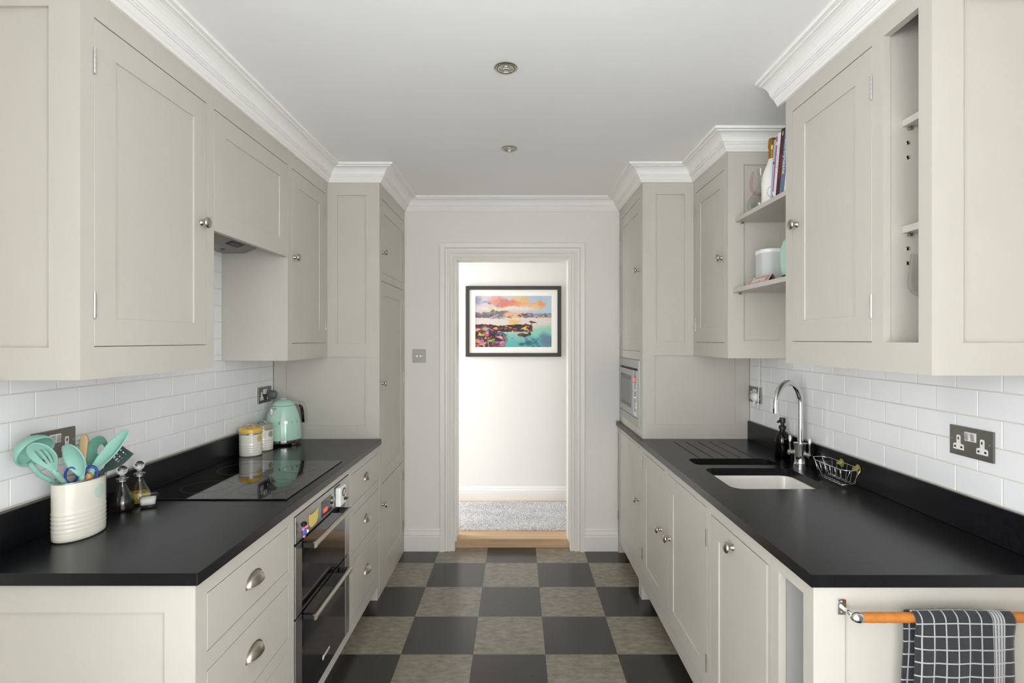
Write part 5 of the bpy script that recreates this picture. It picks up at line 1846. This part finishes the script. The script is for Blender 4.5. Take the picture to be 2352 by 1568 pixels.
    for i in range(55):
        cx, cy = rng.uniform(0.03, 0.74), rng.uniform(0.30, 0.44)
        mix(r1 * bl(cx, cy, rng.uniform(0.010, 0.03), rng.uniform(0.006, 0.016), 0.25) * 0.9, ['e9c847', '2b2a5e', 'f2a14c', '7a3a36', '36282c', 'c94b4a', '3c3c8a'][rng.randint(7)])
    mix(bl(0.12, 0.36, 0.045, 0.022, 0.2), '8ed06a')
    mix(bl(0.26, 0.36, 0.035, 0.028, 0.2), 'f6a95a')
    mix(bl(0.64, 0.375, 0.05, 0.018, 0.2), 'eed253')
    mix(bl(0.49, 0.30, 0.018, 0.03, 0.2), 'eebcb4')
    return nx, ny, C


def print_grid(name, x0, x1, z0, z1, y, C, nx, ny, parent, material):
    vs = [(x0 + (x1 - x0) * i / (nx - 1), y, z0 + (z1 - z0) * j / (ny - 1)) for j in range(ny) for i in range(nx)]
    fs = [(j * nx + i, j * nx + i + 1, (j + 1) * nx + i + 1, (j + 1) * nx + i) for j in range(ny - 1) for i in range(nx - 1)]
    o = MB().add(vs, fs).build(name, material, parent)
    a = o.data.color_attributes.new('Col', 'FLOAT_COLOR', 'POINT')
    c = np.clip(C.reshape(-1, 3), 0, 1)
    c = np.where(c <= 0.04045, c / 12.92, ((c + 0.055) / 1.055) ** 2.4)
    c = c * 0.80
    a.data.foreach_set('color', np.concatenate([c, np.ones((len(c), 1))], 1).ravel())
    return o


nx, ny, C = paint()
print_grid('print', -0.362, 0.304, 1.383, 1.832, FY + 0.0135, C, nx, ny, u, 'art_print')

# rug
def rug():
    x0, x1, y0, y1 = -0.95, 0.95, 3.846, 4.50
    nx, ny = 420, 150
    rs = np.random.RandomState(9)
    X, Yv = np.meshgrid(np.linspace(x0, x1, nx), np.linspace(y0, y1, ny))
    h = HF + 0.010 + rs.rand(ny, nx) * 0.006
    h[0, :] = h[-1, :] = HF + 0.001
    h[:, 0] = h[:, -1] = HF + 0.001
    jx, jy = (rs.rand(ny, nx) - .5) * 0.004, (rs.rand(ny, nx) - .5) * 0.004
    vs = np.stack([X + jx, Yv + jy, h], -1).reshape(-1, 3)
    vs[:, 1] = np.clip(vs[:, 1], y0, y1)
    fs = [(j * nx + i, j * nx + i + 1, (j + 1) * nx + i + 1, (j + 1) * nx + i) for j in range(ny - 1) for i in range(nx - 1)]
    o = MB().add(vs.tolist(), fs).build('rug', 'rug_pile', None)
    big = 0.5 + 0.5 * np.sin(X * 7 + 3 * np.sin(Yv * 9)) * np.sin(Yv * 13 + 1.0)
    fine = rs.rand(ny, nx)
    v = np.clip(0.62 + 0.34 * (fine - 0.5) * 1.6 - 0.10 * big, 0.12, 0.9)
    warm = np.clip((4.02 - Yv) * 3, 0, 1) * 0.04
    c = np.stack([v + warm, v, v + 0.015 - warm, np.ones_like(v)], -1).reshape(-1, 4)
    a = o.data.color_attributes.new('Col', 'FLOAT_COLOR', 'POINT')
    a.data.foreach_set('color', c.ravel())
    return o


tag(rug(), 'pale grey speckled shaggy rug on the hall floor beyond the doorway', 'rug')
